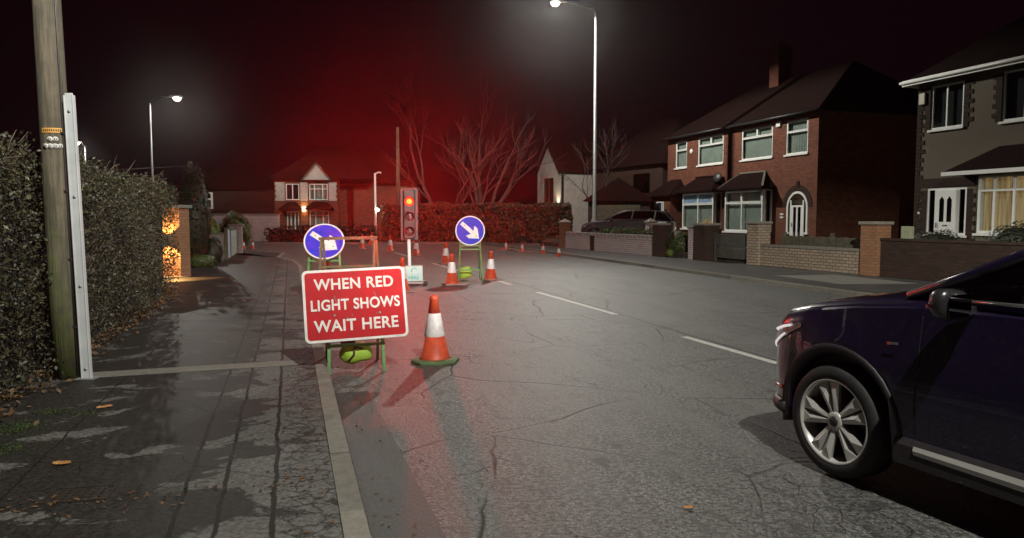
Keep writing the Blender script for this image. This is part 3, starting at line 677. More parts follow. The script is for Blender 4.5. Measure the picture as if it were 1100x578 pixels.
# bare trees
def branch_tree(name, label, loc, trunks, seed, depth=4, group='bare winter trees at the end of the road'):
    t = thing(name, label, 'tree', loc, 0, group); g = random.Random(seed); tr = MB(); cr = MB()
    def grow(mb, p, d, L, r, lev):
        pts = [p]; n = 4
        for i in range(n):
            d = (d + Vector((g.uniform(-.16, .16), g.uniform(-.16, .16), g.uniform(-.02, .14)))).normalized(); p = p + d * (L / n); pts.append(p)
        mb.tube(pts, [r * (1 - .42 * i / n) for i in range(n + 1)], 7 if lev < 2 else 4, caps=lev < 1)
        if lev >= depth: return
        for k in range(3 if lev < 3 else 4):
            q = pts[g.choice((2, 3, 4))] if k else pts[-1]; a = d.orthogonal().normalized(); a.rotate(Matrix.Rotation(g.uniform(0, 6.28), 3, d))
            nd = (d + a * g.uniform(0.3, 0.8) + Vector((0, 0, .1))).normalized(); grow(cr, q, nd, L * g.uniform(.58, .8), max(0.006, r * .52), lev + 1)
    for dx, dy, dz, L, r in trunks: grow(tr, Vector((0, 0, 0)), Vector((dx, dy, dz)).normalized(), L, r, 0)
    tr.build('trunk', M['bark'], t, recalc=False); cr.build('crown', M['bark'], t, recalc=False)
branch_tree('bare_tree', 'bare forked tree behind the red signal, thin leaning trunk', (-4.6, 50, 0), [(-0.25, 0, 1, 4.0, .19), (.35, .2, 1, 3.3, .12)], 3)
branch_tree('bare_tree', 'bare many stemmed tree in the middle of the far hedge', (-1.9, 50, 0), [(-0.30, 0, 1, 3.5, .19), (-.02, .2, 1, 3.9, .18), (.28, 0, 1, 3.4, .17)], 5)
branch_tree('bare_tree', 'bare spreading tree in front of the white gabled house', (5.2, 45, 0.3), [(-0.12, 0, 1, 2.9, .11)], 9)

# ------------------------------------------------------------------ houses
def facade(mb, x0, x1, z0, z1, holes, y=0.0, depth=0.13, mi=0):
    xs = sorted({x0, x1, *[h[0] for h in holes], *[h[1] for h in holes]}); zs = sorted({z0, z1, *[h[2] for h in holes], *[h[3] for h in holes]})
    for i in range(len(xs) - 1):
        for j in range(len(zs) - 1):
            cx, cz = (xs[i] + xs[i + 1]) / 2, (zs[j] + zs[j + 1]) / 2
            if any(h[0] < cx < h[1] and h[2] < cz < h[3] for h in holes): continue
            mb.add([(xs[i], y, zs[j]), (xs[i + 1], y, zs[j]), (xs[i + 1], y, zs[j + 1]), (xs[i], y, zs[j + 1])], [(0, 1, 2, 3)], mi)
    for h in holes:
        a, b_, c, d = h[:4]
        for q in (((a, c), (b_, c)), ((b_, c), (b_, d)), ((b_, d), (a, d)), ((a, d), (a, c))):
            (p, r), (s, u) = q; mb.add([(p, y, r), (s, y, u), (s, y + depth, u), (p, y + depth, r)], [(0, 1, 2, 3)], mi)
def window(parent, x0, x1, z0, z1, y, bars_x=(), transom=None, curtain='blind', name='window', sill=True, fw=0.065, label=None, glass='glass', cdepth=0.18, sash=True):
    """frame mesh with bars; pane, curtain and sill are its own pieces"""
    f = MB(); e = 0.0
    y0, y1 = y + 0.02, y + 0.085
    f.box(x0, x1, y0, y1, z0, z0 + fw); f.box(x0, x1, y0, y1, z1 - fw, z1); f.box(x0, x0 + fw, y0, y1, z0 + fw, z1 - fw); f.box(x1 - fw, x1, y0, y1, z0 + fw, z1 - fw)
    ed = [x0 + fw] + sorted(bars_x) + [x1 - fw]
    for bx in bars_x: f.box(bx - fw * .45, bx + fw * .45, y0 + .003, y1 - .003, z0 + fw, z1 - fw)
    if transom:
        for i in range(len(ed) - 1):
            a = ed[i] + (fw * .45 if i else 0); b_ = ed[i + 1] - (fw * .45 if i < len(ed) - 2 else 0)
            f.box(a, b_, y0 + .006, y1 - .006, transom - fw * .45, transom + fw * .45)
            if sash:   # opening light in the top row
                for q in ((a, b_, transom + fw * .45, transom + fw * .45 + .035), (a, b_, z1 - fw - .035, z1 - fw), (a, a + .035, transom + fw * .45 + .035, z1 - fw - .035), (b_ - .035, b_, transom + fw * .45 + .035, z1 - fw - .035)):
                    f.box(q[0], q[1], y0 - .012, y1 - .02, q[2], q[3])
    fr = f.build(name, M['upvc'], parent, label, bevel=0.005)
    MB().box(x0 + fw * .6, x1 - fw * .6, y + .045, y + .052, z0 + fw * .6, z1 - fw * .6).build('pane', M[glass], fr)
    if curtain:
        n = max(8, int((x1 - x0) / 0.05)); mb = MB(); vs = []
        for i in range(n + 1):
            x = x0 + .01 + (x1 - x0 - .02) * i / n; yy = y + cdepth + (0.02 * math.sin(i * 1.9) if curtain != 'room' else 0); vs += [(x, yy, z0), (x, yy, z1)]
        mb.add(vs, [(2 * i, 2 * i + 2, 2 * i + 3, 2 * i + 1) for i in range(n)], 0, True)
        mb.build('curtain' if curtain != 'room' else 'room', M[curtain] if isinstance(curtain, str) else curtain, fr, recalc=False)
    if sill: MB().box(x0 - .07, x1 + .07, y - .075, y + 0.02, z0 - .075, z0 - .003).build('sill', M['upvc'], fr, bevel=0.006)
    return fr
def hip_roof(x0, x1, y0, y1, ze, zr, hl, hr, oh=0.32):
    """hip lengths hl / hr (None = flat party line end)"""
    X0 = x0 - (oh if hl is not None else 0); X1 = x1 + (oh if hr is not None else 0); Y0, Y1 = y0 - oh, y1 + oh; ym = (y0 + y1) / 2
    ra = x0 + (hl if hl is not None else 0); rb = x1 - (hr if hr is not None else 0)
    vs = [(X0, Y0, ze), (X1, Y0, ze), (X1, Y1, ze), (X0, Y1, ze), (ra, ym, zr), (rb, ym, zr)]
    mb = MB().add(vs, [(0, 1, 5, 4), (2, 3, 4, 5), (1, 2, 5), (3, 0, 4), (0, 3, 2, 1)])
    return mb
PR = Vector((12.89, 31.4, 0)); PD = Vector((3.8, -11.99, 0)).normalized(); PRZ = math.atan2(PD.y, PD.x)
GZ = 0.30
def semi(x0, x1, label, right):
    t = thing('semi_detached_house', label, 'house', (PR.x, PR.y, 0), PRZ, 'brick semi detached pair across the road')
    holes_r = [(-2.08, -0.65, 4.38, 5.86), (-5.42, -3.03, 4.38, 5.86), (-5.95, -2.95, 0.75, 2.9), (-1.92, -0.50, GZ, 2.35)]
    holes_l = [(-9.36, -6.97, 4.38, 5.86), (-11.72, -10.5, 4.38, 5.86), (-10.0, -6.98, 0.9, 2.9), (-12.3, -10.7, GZ, 2.5)]
    mb = MB(); facade(mb, x0, x1, 0.0, 6.1, holes_r if right else holes_l)
    mb.add([(x0, 8, 0), (x1, 8, 0), (x1, 8, 6.1), (x0, 8, 6.1)], [(0, 1, 2, 3)])
    for x in ((x1,) if right else (x0,)): mb.add([(x, 0, 0), (x, 8, 0), (x, 8, 6.1), (x, 0, 6.1)], [(0, 1, 2, 3)])
    mb.add([(x0, .6, 0.0), (x1, .6, 0), (x1, .6, 6.1), (x0, .6, 6.1)], [(0, 1, 2, 3)], 1)
    mb.build('wall', [M['brick_red'], M['room']], t, recalc=False)
    rf = hip_roof(x0, x1, 0, 8, 6.1, 8.9, None if right else 2.6, 2.6 if right else None).build('roof', M['tiles'], t)
    MB().tube([(x0 - (0 if right else .3), -.36, 6.06), (x1 + (.3 if right else 0), -.36, 6.06)], 0.055, 8).build('gutter', M['black_plastic'], t)
    MB().tube([(-6.36 + (.06 if right else -.06), -.06, 0.3), (-6.36 + (.06 if right else -.06), -.06, 5.8), (-6.36 + (.06 if right else -.06), -.34, 6.0)], 0.038, 8).build('drainpipe', M['black_plastic'], t)
    if right:
        window(t, -2.08, -0.65, 4.38, 5.86, 0, transom=5.35); window(t, -5.42, -3.03, 4.38, 5.86, 0, transom=5.40, bars_x=()); 
        MB().box(-4.28, -4.18, .02, .085, 5.43, 5.80).build('mullion', M['upvc'], t)
        al = MB().box(-2.72, -2.42, -.09, 0, 5.68, 5.94).build('alarm_box', M['upvc'], t, bevel=0.02)
    else:
        c = MB(); c.box(-7.85, -7.1, 3.3, 4.1, 8.0, 10.35); c.box(-7.91, -7.04, 3.24, 4.16, 10.35, 10.48); c.box(-7.83, -7.12, 3.32, 4.08, 10.48, 10.56)
        ch = c.build('chimney', M['brick_red'], rf)
        for x in (-7.62, -7.32): MB().lathe([(.10, 10.56), (.085, 10.85), (.10, 10.87), (.10, 10.9), (.065, 10.9)], 12, M4=Matrix.Translation((x, 3.7, 0))).build('chimney_pot', M['brick_orange'], rf)
        window(t, -9.36, -6.97, 4.38, 5.86, 0, transom=5.40); MB().box(-8.2, -8.1, .02, .085, 5.43, 5.80).build('mullion', M['upvc'], t)
        window(t, -11.72, -10.5, 4.38, 5.86, 0, transom=5.35, curtain='blind')
        MB().lathe([(.15, 0), (.15, .05), (.08, .08)], 6, M4=Matrix.Translation((-10.0, -0.003, 5.2)) @ Matrix.Rotation(R(90), 4, 'X')).build('alarm_box', M['upvc'], t)
        d = MB(); d.lathe([(0.0, .06), (.12, .045), (.22, .015), (.27, -.02), (.26, -.03), (.12, .02), (0, .035)], 18, M4=Matrix.Translation((-7.0, -.32, 3.62)) @ Matrix.Rotation(R(75), 4, 'X') @ Matrix.Rotation(R(20), 4, 'Y'))
        d.tube([(-7.0, 0, 3.5), (-7.0, -.2, 3.55), (-7.0, -.3, 3.62)], .02, 6); d.tube([(-7.0, -.35, 3.45), (-7.0, -.62, 3.55)], .012, 5); d.build('satellite_dish', M['black_plastic'], t)
    # bay window with a hipped tile roof
    bx0, bx1, zs, dep = ((-5.95, -2.95, 0.92, 0.55) if right else (-10.0, -6.98, 1.0, 0.55))
    b = MB(); b.box(bx0, bx1, -dep + .02, -0.002, 0.0, zs - .03); b.build('bay_wall', M['brick_red'], t)
    cur = 'blind'
    fr = window(t, bx0, bx1, zs, 2.9, -dep, bars_x=((bx0 + bx1) / 2 + (-.12 if right else .05),), transom=2.28, curtain=cur, name='bay_window', cdepth=.22, fw=.085)
    for xx in (bx0, bx1 - .07):
        sd = MB(); sd.box(xx, xx + .07, -dep + .09, -dep + .16, zs, 2.9); sd.box(xx, xx + .07, -.075, -.005, zs, 2.9); sd.box(xx, xx + .07, -dep + .16, -.075, zs, zs + .07); sd.box(xx, xx + .07, -dep + .16, -.075, 2.83, 2.9)
        sd = sd.build('bay_side', M['upvc'], t); MB().box(xx + .03, xx + .036, -dep + .16, -.075, zs + .07, 2.83).build('pane', M['glass'], sd)
    yo = -dep - .28; xa, xb = bx0 - .3, bx1 + .3
    rr = MB().add([(xa, yo, 2.98), (xb, yo, 2.98), (xb, -.004, 2.98), (xa, -.004, 2.98), (xa + .85, -.004, 3.72), (xb - .85, -.004, 3.72), (xa, yo, 2.91), (xb, yo, 2.91), (xb, -.004, 2.91), (xa, -.004, 2.91)],
        [(0, 1, 5, 4), (1, 2, 5), (3, 0, 4), (2, 3, 4, 5), (6, 7, 1, 0), (7, 8, 2, 1), (9, 6, 0, 3), (9, 8, 7, 6)])
    rr = rr.build('bay_roof', M['tiles'], t)
    fl = MB(); fl.bar((xa + .8, -.03, 3.75), (xb - .8, -.03, 3.75), .06, .07)
    if right: fl.bar((xb - .82, -.05, 3.75), (xb + .0, yo + .05, 3.02), .09, .05); fl.bar((xa + .82, -.05, 3.75), (xa, yo + .05, 3.02), .09, .05)
    fl.build('lead_flashing', M['stone' if right else 'tiles'], rr)
    # doors
    if right:
        # arched front door in a brick arch
        xa, xb, zsp = -1.92, -0.50, 2.05; cx = (xa + xb) / 2; r = (xb - xa) / 2
        ar = MB(); n = 14; vs = []
        for rr_, yy in ((r + .02, -.025), (r + .26, -.025)):
            for i in range(n + 1): a = PI * i / n; vs.append((cx + rr_ * math.cos(a), yy, zsp + .02 + rr_ * .98 * math.sin(a)))
        m2 = len(vs); vs += [(x, 0.0, z) for x, y, z in vs]
        fs = []
        for i in range(n): fs += [(i, i + 1, n + 2 + i, n + 1 + i), (m2 + i, m2 + i + 1, i + 1, i), (n + 1 + i, n + 2 + i, m2 + n + 2 + i, m2 + n + 1 + i)]
        ar.add(vs, fs); ar.box(cx - .09, cx + .09, -.05, 0.0, zsp + r + .18, zsp + r + .42); ar.build('door_arch', M['brick_dark'], t, recalc=True)
        fr = MB()   # white arched frame standing just proud
        vs = []
        for rr_ in (r - .02, r - .12):
            for i in range(n + 1): a = PI * i / n; vs.append((cx + rr_ * math.cos(a), -.03, zsp + rr_ * math.sin(a)))
        k = len(vs); vs += [(x, .05, z) for x, y, z in vs]; fs = []
        for i in range(n): fs += [(i, i + 1, n + 2 + i, n + 1 + i), (k + i, k + i + 1, i + 1, i), (n + 1 + i, n + 2 + i, k + n + 2 + i, k + n + 1 + i)]
        fr.add(vs, fs)
        fr.box(xa + .02, xa + .12, -.03, .05, 0.95, zsp); fr.box(xb - .12, xb - .02, -.03, .05, .95, zsp); fr.box(xa - .03, xa + .2, -.06, .05, .86, .949); fr.box(xb - .2, xb + .03, -.06, .05, .86, .949)
        fr.box(cx - .45, cx - .37, -.028, .05, GZ, zsp + .30); fr.box(cx + .37, cx + .45, -.028, .05, GZ, zsp + .30); fr.box(cx - .365, cx + .365, -.026, .05, zsp + .0, zsp + .08)
        fo = fr.build('door_frame', M['upvc'], t)
        gp = MB(); pts = [(cx + (r - .06) * math.cos(PI * i / n), zsp + (r - .06) * math.sin(PI * i / n)) for i in range(n + 1)]
        gp.prism([(xa + .06, 0.96)] + pts[::-1] + [(xb - .06, 0.96)], 0.0, 0.012); gp.build('pane', M['dark_glass'], fo)
        MB().prism([(xa + .04, GZ)] + [(x, z) for x, z in pts[::-1]] + [(xb - .04, GZ)], 0.03, 0.04).build('room', M['room'], fo)
        dr = MB(); dr.box(cx - .365, cx - .25, -.02, .04, GZ, zsp); dr.box(cx + .25, cx + .365, -.02, .04, GZ, zsp); dr.box(cx - .05, cx + .05, -.02, .04, GZ, zsp); dr.box(cx - .25, cx + .25, -.015, .035, GZ, GZ + .35)
        do = dr.build('door', M['upvc'], t); MB().box(cx - .32, cx - .30, -.06, -.02, 1.2, 1.36).build('handle', M['chrome'], do)
        nb = MB(); nb.box(-2.35, -2.12, -.025, 0, 1.70, 1.78); nb.box(-2.35, -2.12, -.025, 0, 1.56, 1.64); nb.build('house_number', M['sign_white'], t)
        MB().box(xa, xb, 0.0, .12, 0, GZ).build('doorstep', M['stone'], t)
    else:
        # enclosed porch
        px0, px1, pd = -12.75, -10.5, -1.0
        pw = MB(); facade(pw, px0, px1, 0, 2.75, [(-12.3, -11.2, GZ, 2.5)], y=pd, depth=.1)
        for x in (px0, px1): pw.add([(x, pd, 0), (x, -.002, 0), (x, -.002, 2.75), (x, pd, 2.75)], [(0, 1, 2, 3)])
        pw.build('porch_wall', M['brick_red'], t, recalc=False)
        fr = MB(); fr.box(-12.3, -12.22, pd, pd + .08, GZ, 2.5); fr.box(-11.28, -11.2, pd, pd + .08, GZ, 2.5); fr.box(-12.22, -11.28, pd, pd + .08, 2.42, 2.5); fr.box(-12.08, -12.0, pd + .003, pd + .07, GZ, 2.42); fr.box(-11.5, -11.42, pd + .003, pd + .07, GZ, 2.42)
        fo = fr.build('door_frame', M['upvc'], t); MB().box(-12.22, -11.28, pd + .075, pd + .08, GZ, 2.42).build('pane', M['glass'], fo); MB().box(-12.22, -11.28, pd + .2, pd + .21, GZ, 2.42).build('blind', M['blind'], fo)
        do = MB().box(-12.0, -11.5, pd + .01, pd + .07, GZ, 2.42).build('door', nmat('dark_blue_door', (.02, .035, .05), None, 4, .4), t)
        wr = MB().lathe([(.10, -.03), (.13, 0), (.10, .03), (.07, 0)], 16, M4=Matrix.Translation((-11.75, pd - .02, 1.9)) @ Matrix.Rotation(R(90), 4, 'X'), closed=True).build('wreath', M['sign_white'], do)
        MB().box(-11.55, -11.52, pd - .03, pd + .01, 1.25, 1.4).build('handle', M['chrome'], do)
        lm = MB(); lm.box(-12.6, -12.5, pd - .07, pd - .002, 1.85, 2.05).build('porch_lantern', M['black_plastic'], t); lm = MB(); lm.box(-11.0, -10.9, pd - .07, pd - .002, 1.85, 2.05); lm.build('porch_lantern', M['black_plastic'], t)
        yo = pd - .25; xa, xb = px0 - .3, px1 + .28
        MB().add([(xa, yo, 2.83), (xb, yo, 2.83), (xb, -.004, 2.83), (xa, -.004, 2.83), (xa + .9, -.004, 3.75), (xb - .9, -.004, 3.75), (xa, yo, 2.76), (xb, yo, 2.76), (xb, -.004, 2.76), (xa, -.004, 2.76)],
            [(0, 1, 5, 4), (1, 2, 5), (3, 0, 4), (2, 3, 4, 5), (6, 7, 1, 0), (7, 8, 2, 1), (9, 6, 0, 3), (9, 8, 7, 6)]).build('porch_roof', M['tiles'], t)
        # window decorations behind the glass of the bay
        blue = nmat('pale_blue_print', (0.42, 0.55, 0.80), (0.62, 0.70, 0.86), 6, 0.7); dk = nmat('blue_print', (0.10, 0.18, 0.50), None, 6, .7)
        for (xa, xb) in ((-9.85, -8.55), (-8.35, -7.1)):
            dcm = MB(); dcm.box(xa, xb, -.49, -.487, 2.32, 2.82); de = dcm.build('window_picture', blue, t)
            mot = MB(); cx = (xa + xb) / 2
            for i in range(5): mot.prism([(xa + .08 + i * .24, 2.80), (xa + .26 + i * .24, 2.80), (xa + .17 + i * .24, 2.66)], -.4935, -.4905)
            mot.tube([(cx - .3, -.493, 2.52), (cx - .12, -.493, 2.42), (cx, -.493, 2.39), (cx + .12, -.493, 2.42), (cx + .3, -.493, 2.52)], .012, 5)
            mot.build('motif', dk, de)
        orn = MB()
        for i in range(6): orn.prism([(-8.3 + i * .2, 1.08), (-8.12 + i * .2, 1.08), (-8.12 + i * .2, 1.2 + .1 * (i % 3)), (-8.21 + i * .2, 1.32 + .1 * (i % 3)), (-8.3 + i * .2, 1.2 + .1 * (i % 3))], -.48, -.44)
        orn.build('lit_village', emit('warm_lit_village', (1.0, .5, .2), 0.35), t)
        MB().box(-12.3, -11.2, pd, pd + .1, 0, GZ).build('doorstep', M['stone'], t)
    return t
semi(-6.36, 0.0, 'right half of the brick semi pair, with the arched white door', True)
semi(-12.6, -6.36, 'left half of the brick semi pair, with the enclosed porch, chimney and satellite dish', False)

# rendered house at the right edge
H2 = Vector((14.42, 26.58, 0)); t = thing('rendered_house', 'grey brown pebbledash house with brick quoins, white door and lit bay window', 'house', (H2.x, H2.y, 0), PRZ)
mb = MB(); holes = [(0.55, 1.84, 4.63, 6.13), (3.22, 5.0, 4.6, 6.15), (0.52, 2.1, 1.0, 2.62)]
facade(mb, 0, 8, 0, 6.35, holes); mb.add([(0, 0, 0), (0, 8, 0), (0, 8, 6.35), (0, 0, 6.35)], [(0, 1, 2, 3)]); mb.add([(8, 0, 0), (8, 8, 0), (8, 8, 6.35), (8, 0, 6.35)], [(0, 1, 2, 3)]); mb.add([(0, 8, 0), (8, 8, 0), (8, 8, 6.35), (0, 8, 6.35)], [(0, 1, 2, 3)])
mb.add([(0, .6, 0), (8, .6, 0), (8, .6, 6.35), (0, .6, 6.35)], [(0, 1, 2, 3)], 1); mb.build('wall', [M['render'], M['room']], t, recalc=False)
g = random.Random(2)
def quoin_col(x, z0, z1, sgn):
    z = z0; k = 0; q = MB()
    while z + .1 < z1:
        wv = 0.34 if k % 2 else 0.2; wv *= g.uniform(.85, 1.1); q.box(min(x, x + sgn * wv), max(x, x + sgn * wv), -.022, -.001, z, z + .14); z += .15; k += 1
    q.build('brick_quoins', M['brick_dark'], t)
quoin_col(0.0, .1, 6.1, 1)
for (x0, x1, z0, z1) in ((0.55, 1.84, 4.6, 6.1), (3.22, 5.0, 4.6, 6.1)):
    quoin_col(x0 - .012, z0, z1, -1); quoin_col(x1 + .012, z0, z1, 1)
quoin_col(0.50, .3, 2.6, -1); quoin_col(2.12, .3, 2.6, 1); MB().box(0.2, 2.4, -.024, -.001, 2.64, 2.95).build('brick_lintel', M['brick_dark'], t)
hip_roof(0, 8, 0, 8, 6.42, 9.4, 2.6, 2.6, .34).build('roof', M['tiles'], t)
mb = MB(); mb.box(-.36, 8.36, -.40, -.342, 6.24, 6.44); mb.box(-.40, -.342, -.342, 8.3, 6.24, 6.44); mb.build('fascia', M['upvc'], t)
MB().tube([(-.4, -.45, 6.36), (8.4, -.45, 6.36)], .05, 8).build('gutter', M['upvc'], t)
window(t, 0.55, 1.84, 4.63, 6.13, 0, bars_x=(1.17,), curtain='room'); window(t, 3.22, 5.0, 4.6, 6.15, 0, bars_x=(3.95,), curtain='room')
fr = MB(); 
for x0, x1, z0, z1 in ((.52, .60, 1.0, 2.62), (2.02, 2.1, 1.0, 2.62), (.60, 2.02, 2.54, 2.62), (.84, .92, GZ, 2.54), (1.72, 1.80, GZ, 2.54), (.60, .84, 1.0, 1.08), (1.80, 2.02, 1.0, 1.08)): fr.box(x0, x1, .02, .09, z0, z1)
fr.box(.44, .90, -.05, .02, .93, .999); fr.box(1.74, 2.18, -.05, .02, .93, .999)
fo = fr.build('door_frame', M['upvc'], t); mb = MB(); mb.box(.60, .84, .05, .056, 1.08, 2.54); mb.box(1.80, 2.02, .05, .056, 1.08, 2.54); mb.build('pane', M['dark_glass'], fo)
dm = MB(); dm.box(.92, 1.72, -.03, .02, GZ, 2.54); dr = dm.build('door', M['upvc'], t, bevel=.006)
for x in (1.08, 1.38): 
    MB().prism([(x, 1.45), (x + .18, 1.45), (x + .18, 2.2), (x + .09, 2.32), (x, 2.2)], -.036, -.031).build('door_pane', M['dark_glass'], dr)
    mb = MB(); mb.box(x - .03, x + .21, -.034, -.03, .5, 1.2); mb.build('door_panel', M['upvc'], dr, bevel=.01)
MB().box(.97, 1.0, -.07, -.03, 1.25, 1.42).build('handle', M['chrome'], dr); MB().box(1.22, 1.42, -.035, -.03, 1.30, 1.35).build('letterbox', M['chrome'], dr)
bx0, bx1, dep = 3.0, 6.2, .6
MB().box(bx0, bx1, -dep, -.002, 0, 1.05).build('bay_wall', M['render'], t)
warm = emit('lit_warm_curtain', (1.0, 0.60, 0.25), 0.16)
wnt = warm.node_tree; wb = wnt.nodes['Principled BSDF']; S(wb, 'Base Color', rgb((.4, .3, .18))); wv_ = coords(wnt, 'Object'); mp = N(wnt, 'ShaderNodeMapping'); mp.inputs['Scale'].default_value = (7, 0, .25); wnt.links.new(wv_, mp.inputs[0])
wf = ramp(wnt, noise(wnt, mp.outputs[0], 2.2, 3), .35, .68); wnt.links.new(mth(wnt, 'ADD', .05, mth(wnt, 'MULTIPLY', wf, .26)), wb.inputs['Emission Strength'])
M['warm'] = warm
window(t, bx0, bx1, 1.1, 2.92, -dep, bars_x=(3.55, 4.2, 5.2), transom=2.45, curtain='warm', name='bay_window', fw=.085, cdepth=.25, sash=False)
sd = MB(); sd.box(bx0, bx0 + .08, -dep + .09, -.004, 1.1, 1.2); sd.box(bx0, bx0 + .08, -dep + .09, -.004, 2.82, 2.92); sd.box(bx0, bx0 + .08, -dep + .09, -dep + .17, 1.2, 2.82); sd.box(bx0, bx0 + .08, -.09, -.004, 1.2, 2.82)
sd = sd.build('bay_side', M['upvc'], t); MB().box(bx0 + .03, bx0 + .036, -dep + .17, -.09, 1.2, 2.82).build('pane', M['glass'], sd)
xa, xb, yo = 2.0, 7.4, -dep - .4
MB().add([(xa, yo, 3.06), (xb, yo, 3.06), (xb, -.004, 3.06), (xa, -.004, 3.06), (xa + 1.2, -.004, 3.85), (xb - 1.2, -.004, 3.85)], [(0, 1, 5, 4), (1, 2, 5), (3, 0, 4), (2, 3, 4, 5), (0, 3, 2, 1)]).build('bay_roof', M['tiles'], t)
mb = MB(); mb.box(xa, xb, yo - .03, yo + .02, 2.95, 3.075); mb.box(xa - .02, xa + .03, yo + .02, -.004, 2.95, 3.075); mb.build('bay_fascia', M['upvc'], t)
MB().box(.10, .36, -.1, -.002, 5.55, 5.95).build('alarm_box', nmat('cream_box', (.55, .52, .38), None, 4, .5), t, bevel=.02)
MB().lathe([(.05, 0), (.05, .03)], 12, M4=Matrix.Translation((.22, -.002, 1.75)) @ Matrix.Rotation(R(90), 4, 'X')).build('doorbell', M['upvc'], t)

# half timbered house at the end of the road
t = thing('gabled_house', 'distant brick house with white gablet and bay windows facing down the road', 'house', (-16.0, 50.0, 0), R(4))
mb = MB(); facade(mb, 0, 4.2, 0, 4.15, [(.75, 1.65, 2.75, 3.85), (2.3, 3.55, 2.75, 3.85), (.8, 1.6, .1, 2.0), (2.3, 3.6, .85, 2.05)])
for x in (0, 4.2): mb.add([(x, 0, 0), (x, 7, 0), (x, 7, 4.15), (x, 0, 4.15)], [(0, 1, 2, 3)])
mb.add([(0, .5, 0), (4.2, .5, 0), (4.2, .5, 4.15), (0, .5, 4.15)], [(0, 1, 2, 3)], 1); mb.add([(0, 7, 0), (4.2, 7, 0), (4.2, 7, 4.15), (0, 7, 4.15)], [(0, 1, 2, 3)])
mb.build('wall', [M['brick_red'], M['room']], t, recalc=False)
wr = MB()
wr.prism([(0.05, 2.7), (.68, 2.7), (.68, 3.95), (.05, 3.95), (.05, 3.8), (.13, 3.7), (.05, 3.55), (.13, 3.35), (.05, 3.2), (.13, 3.0), (.05, 2.85)], -.03, -.002)
wr.build('white_panel', M['white_render'], t); MB().box(1.72, 2.22, -.03, -.002, 2.7, 3.95).build('white_panel', M['white_render'], t); wr = MB()
wr.prism([(3.62, 2.7), (4.15, 2.7), (4.15, 2.85), (4.07, 3.0), (4.15, 3.2), (4.07, 3.35), (4.15, 3.55), (4.07, 3.7), (4.15, 3.8), (4.15, 3.95), (3.62, 3.95)], -.03, -.002)
wr.build('white_panel', M['white_render'], t)
window(t, .75, 1.65, 2.75, 3.85, 0, bars_x=(1.2,), curtain='room', sill=False); window(t, 2.3, 3.55, 2.75, 3.85, 0, bars_x=(2.65, 3.2), transom=3.5, curtain='blind', sill=False, sash=False)
window(t, 2.3, 3.6, .85, 2.05, 0, bars_x=(2.7, 3.2), transom=1.7, sill=False, sash=False); window(t, .8, 1.6, .1, 2.0, 0, bars_x=(1.06, 1.33), name='door', curtain='blind', sill=False)
rf = hip_roof(0, 6.6, 0, 7, 4.15, 6.7, 2.5, 2.2, .35).build('roof', M['tiles'], t)
MB().prism([(2.0, 4.1), (3.75, 4.1), (2.87, 5.1)], -.42, 2.0).build('gablet', M['white_render'], t)
gb = MB(); gb.bar((1.9, -.46, 4.05), (2.87, -.46, 5.2), .1, .1); gb.bar((3.85, -.46, 4.05), (2.87, -.46, 5.2), .1, .1); gb.build('bargeboard', M['timber'], t)
for xa, xb in ((.35, 1.95), (2.0, 4.0)): MB().add([(xa, -.7, 2.1), (xb, -.7, 2.1), (xb, -.004, 2.1), (xa, -.004, 2.1), (xa + .5, -.004, 2.62), (xb - .5, -.004, 2.62)], [(0, 1, 5, 4), (1, 2, 5), (3, 0, 4), (2, 3, 4, 5), (0, 3, 2, 1)]).build('canopy', M['tiles'], t)
MB().box(4.202, 9.4, 1.0, 7, 0, 3.9).build('side_wing', M['brick_red'], t)
hip_roof(4.2, 9.4, 1.0, 7, 3.9, 6.4, None, 2.4, .3).build('side_roof', M['tiles'], t)
lt = MB(); lt.box(1.86, 2.06, -.14, -.03, 2.02, 2.28); lt = lt.build('wall_lantern', emit('lantern_lit', (1.0, .62, .28), 22.0), t)
light('lantern_light', 'POINT', (1.96, -.35, 2.15), 26, (1.0, .6, .28), t, 0.06)
MB().box(1.75, 2.2, -.035, -.002, .2, 2.66).build('corner_brick', M['brick_orange'], t)

# white gabled house
t = thing('white_house', 'pale rendered house end with a steep gable lit by an uplighter', 'house', (1.95, 56.8, 0), math.atan2(-3.0, 1.6))
mb = MB(); Wg, Lg, ze, zr = 3.4, 6.0, 4.9, 7.05
facade(mb, 0, Wg, 0, ze, [(.95, 2.35, 2.55, 4.5)])
mb.add([(0, 0, ze), (Wg, 0, ze), (Wg * .5, 0, zr)], [(0, 1, 2)]); 
for x in (0, Wg): mb.add([(x, 0, 0), (x, Lg, 0), (x, Lg, ze), (x, 0, ze)], [(0, 1, 2, 3)])
mb.add([(0, .5, 0), (Wg, .5, 0), (Wg, .5, ze), (0, .5, ze)], [(0, 1, 2, 3)], 1); mb.build('wall', [M['white_render'], M['room']], t, recalc=False)
r_ = MB(); e = .12
for sx in (0, 1):
    xo = -e if sx == 0 else Wg + e; zl = ze - .15
    r_.add([(xo, -.25, zl), (Wg / 2, -.25, zr + .03), (Wg / 2, Lg, zr + .03), (xo, Lg, zl), (xo, -.25, zl + .1), (Wg / 2, -.25, zr + .14), (Wg / 2, Lg, zr + .14), (xo, Lg, zl + .1)], [(0, 1, 2, 3), (4, 5, 6, 7), (0, 1, 5, 4), (3, 0, 4, 7)])
r_.build('roof', M['tiles'], t)
window(t, .95, 2.35, 2.55, 4.5, 0, bars_x=(1.65,), curtain='room', sill=False).data.materials[0] = M['timber']
ul = MB().lathe([(.07, 2.15), (.08, 2.3), (.05, 2.3)], 12, M4=Matrix.Translation((Wg - .35, -.18, 0))).build('uplighter', M['black_plastic'], t)
light('uplighter_light', 'SPOT', (Wg - .35, -.20, 2.36), 160, (1.0, .82, .58), t, 0.03, rot=(PI - R(6), 0, 0), spot=70)
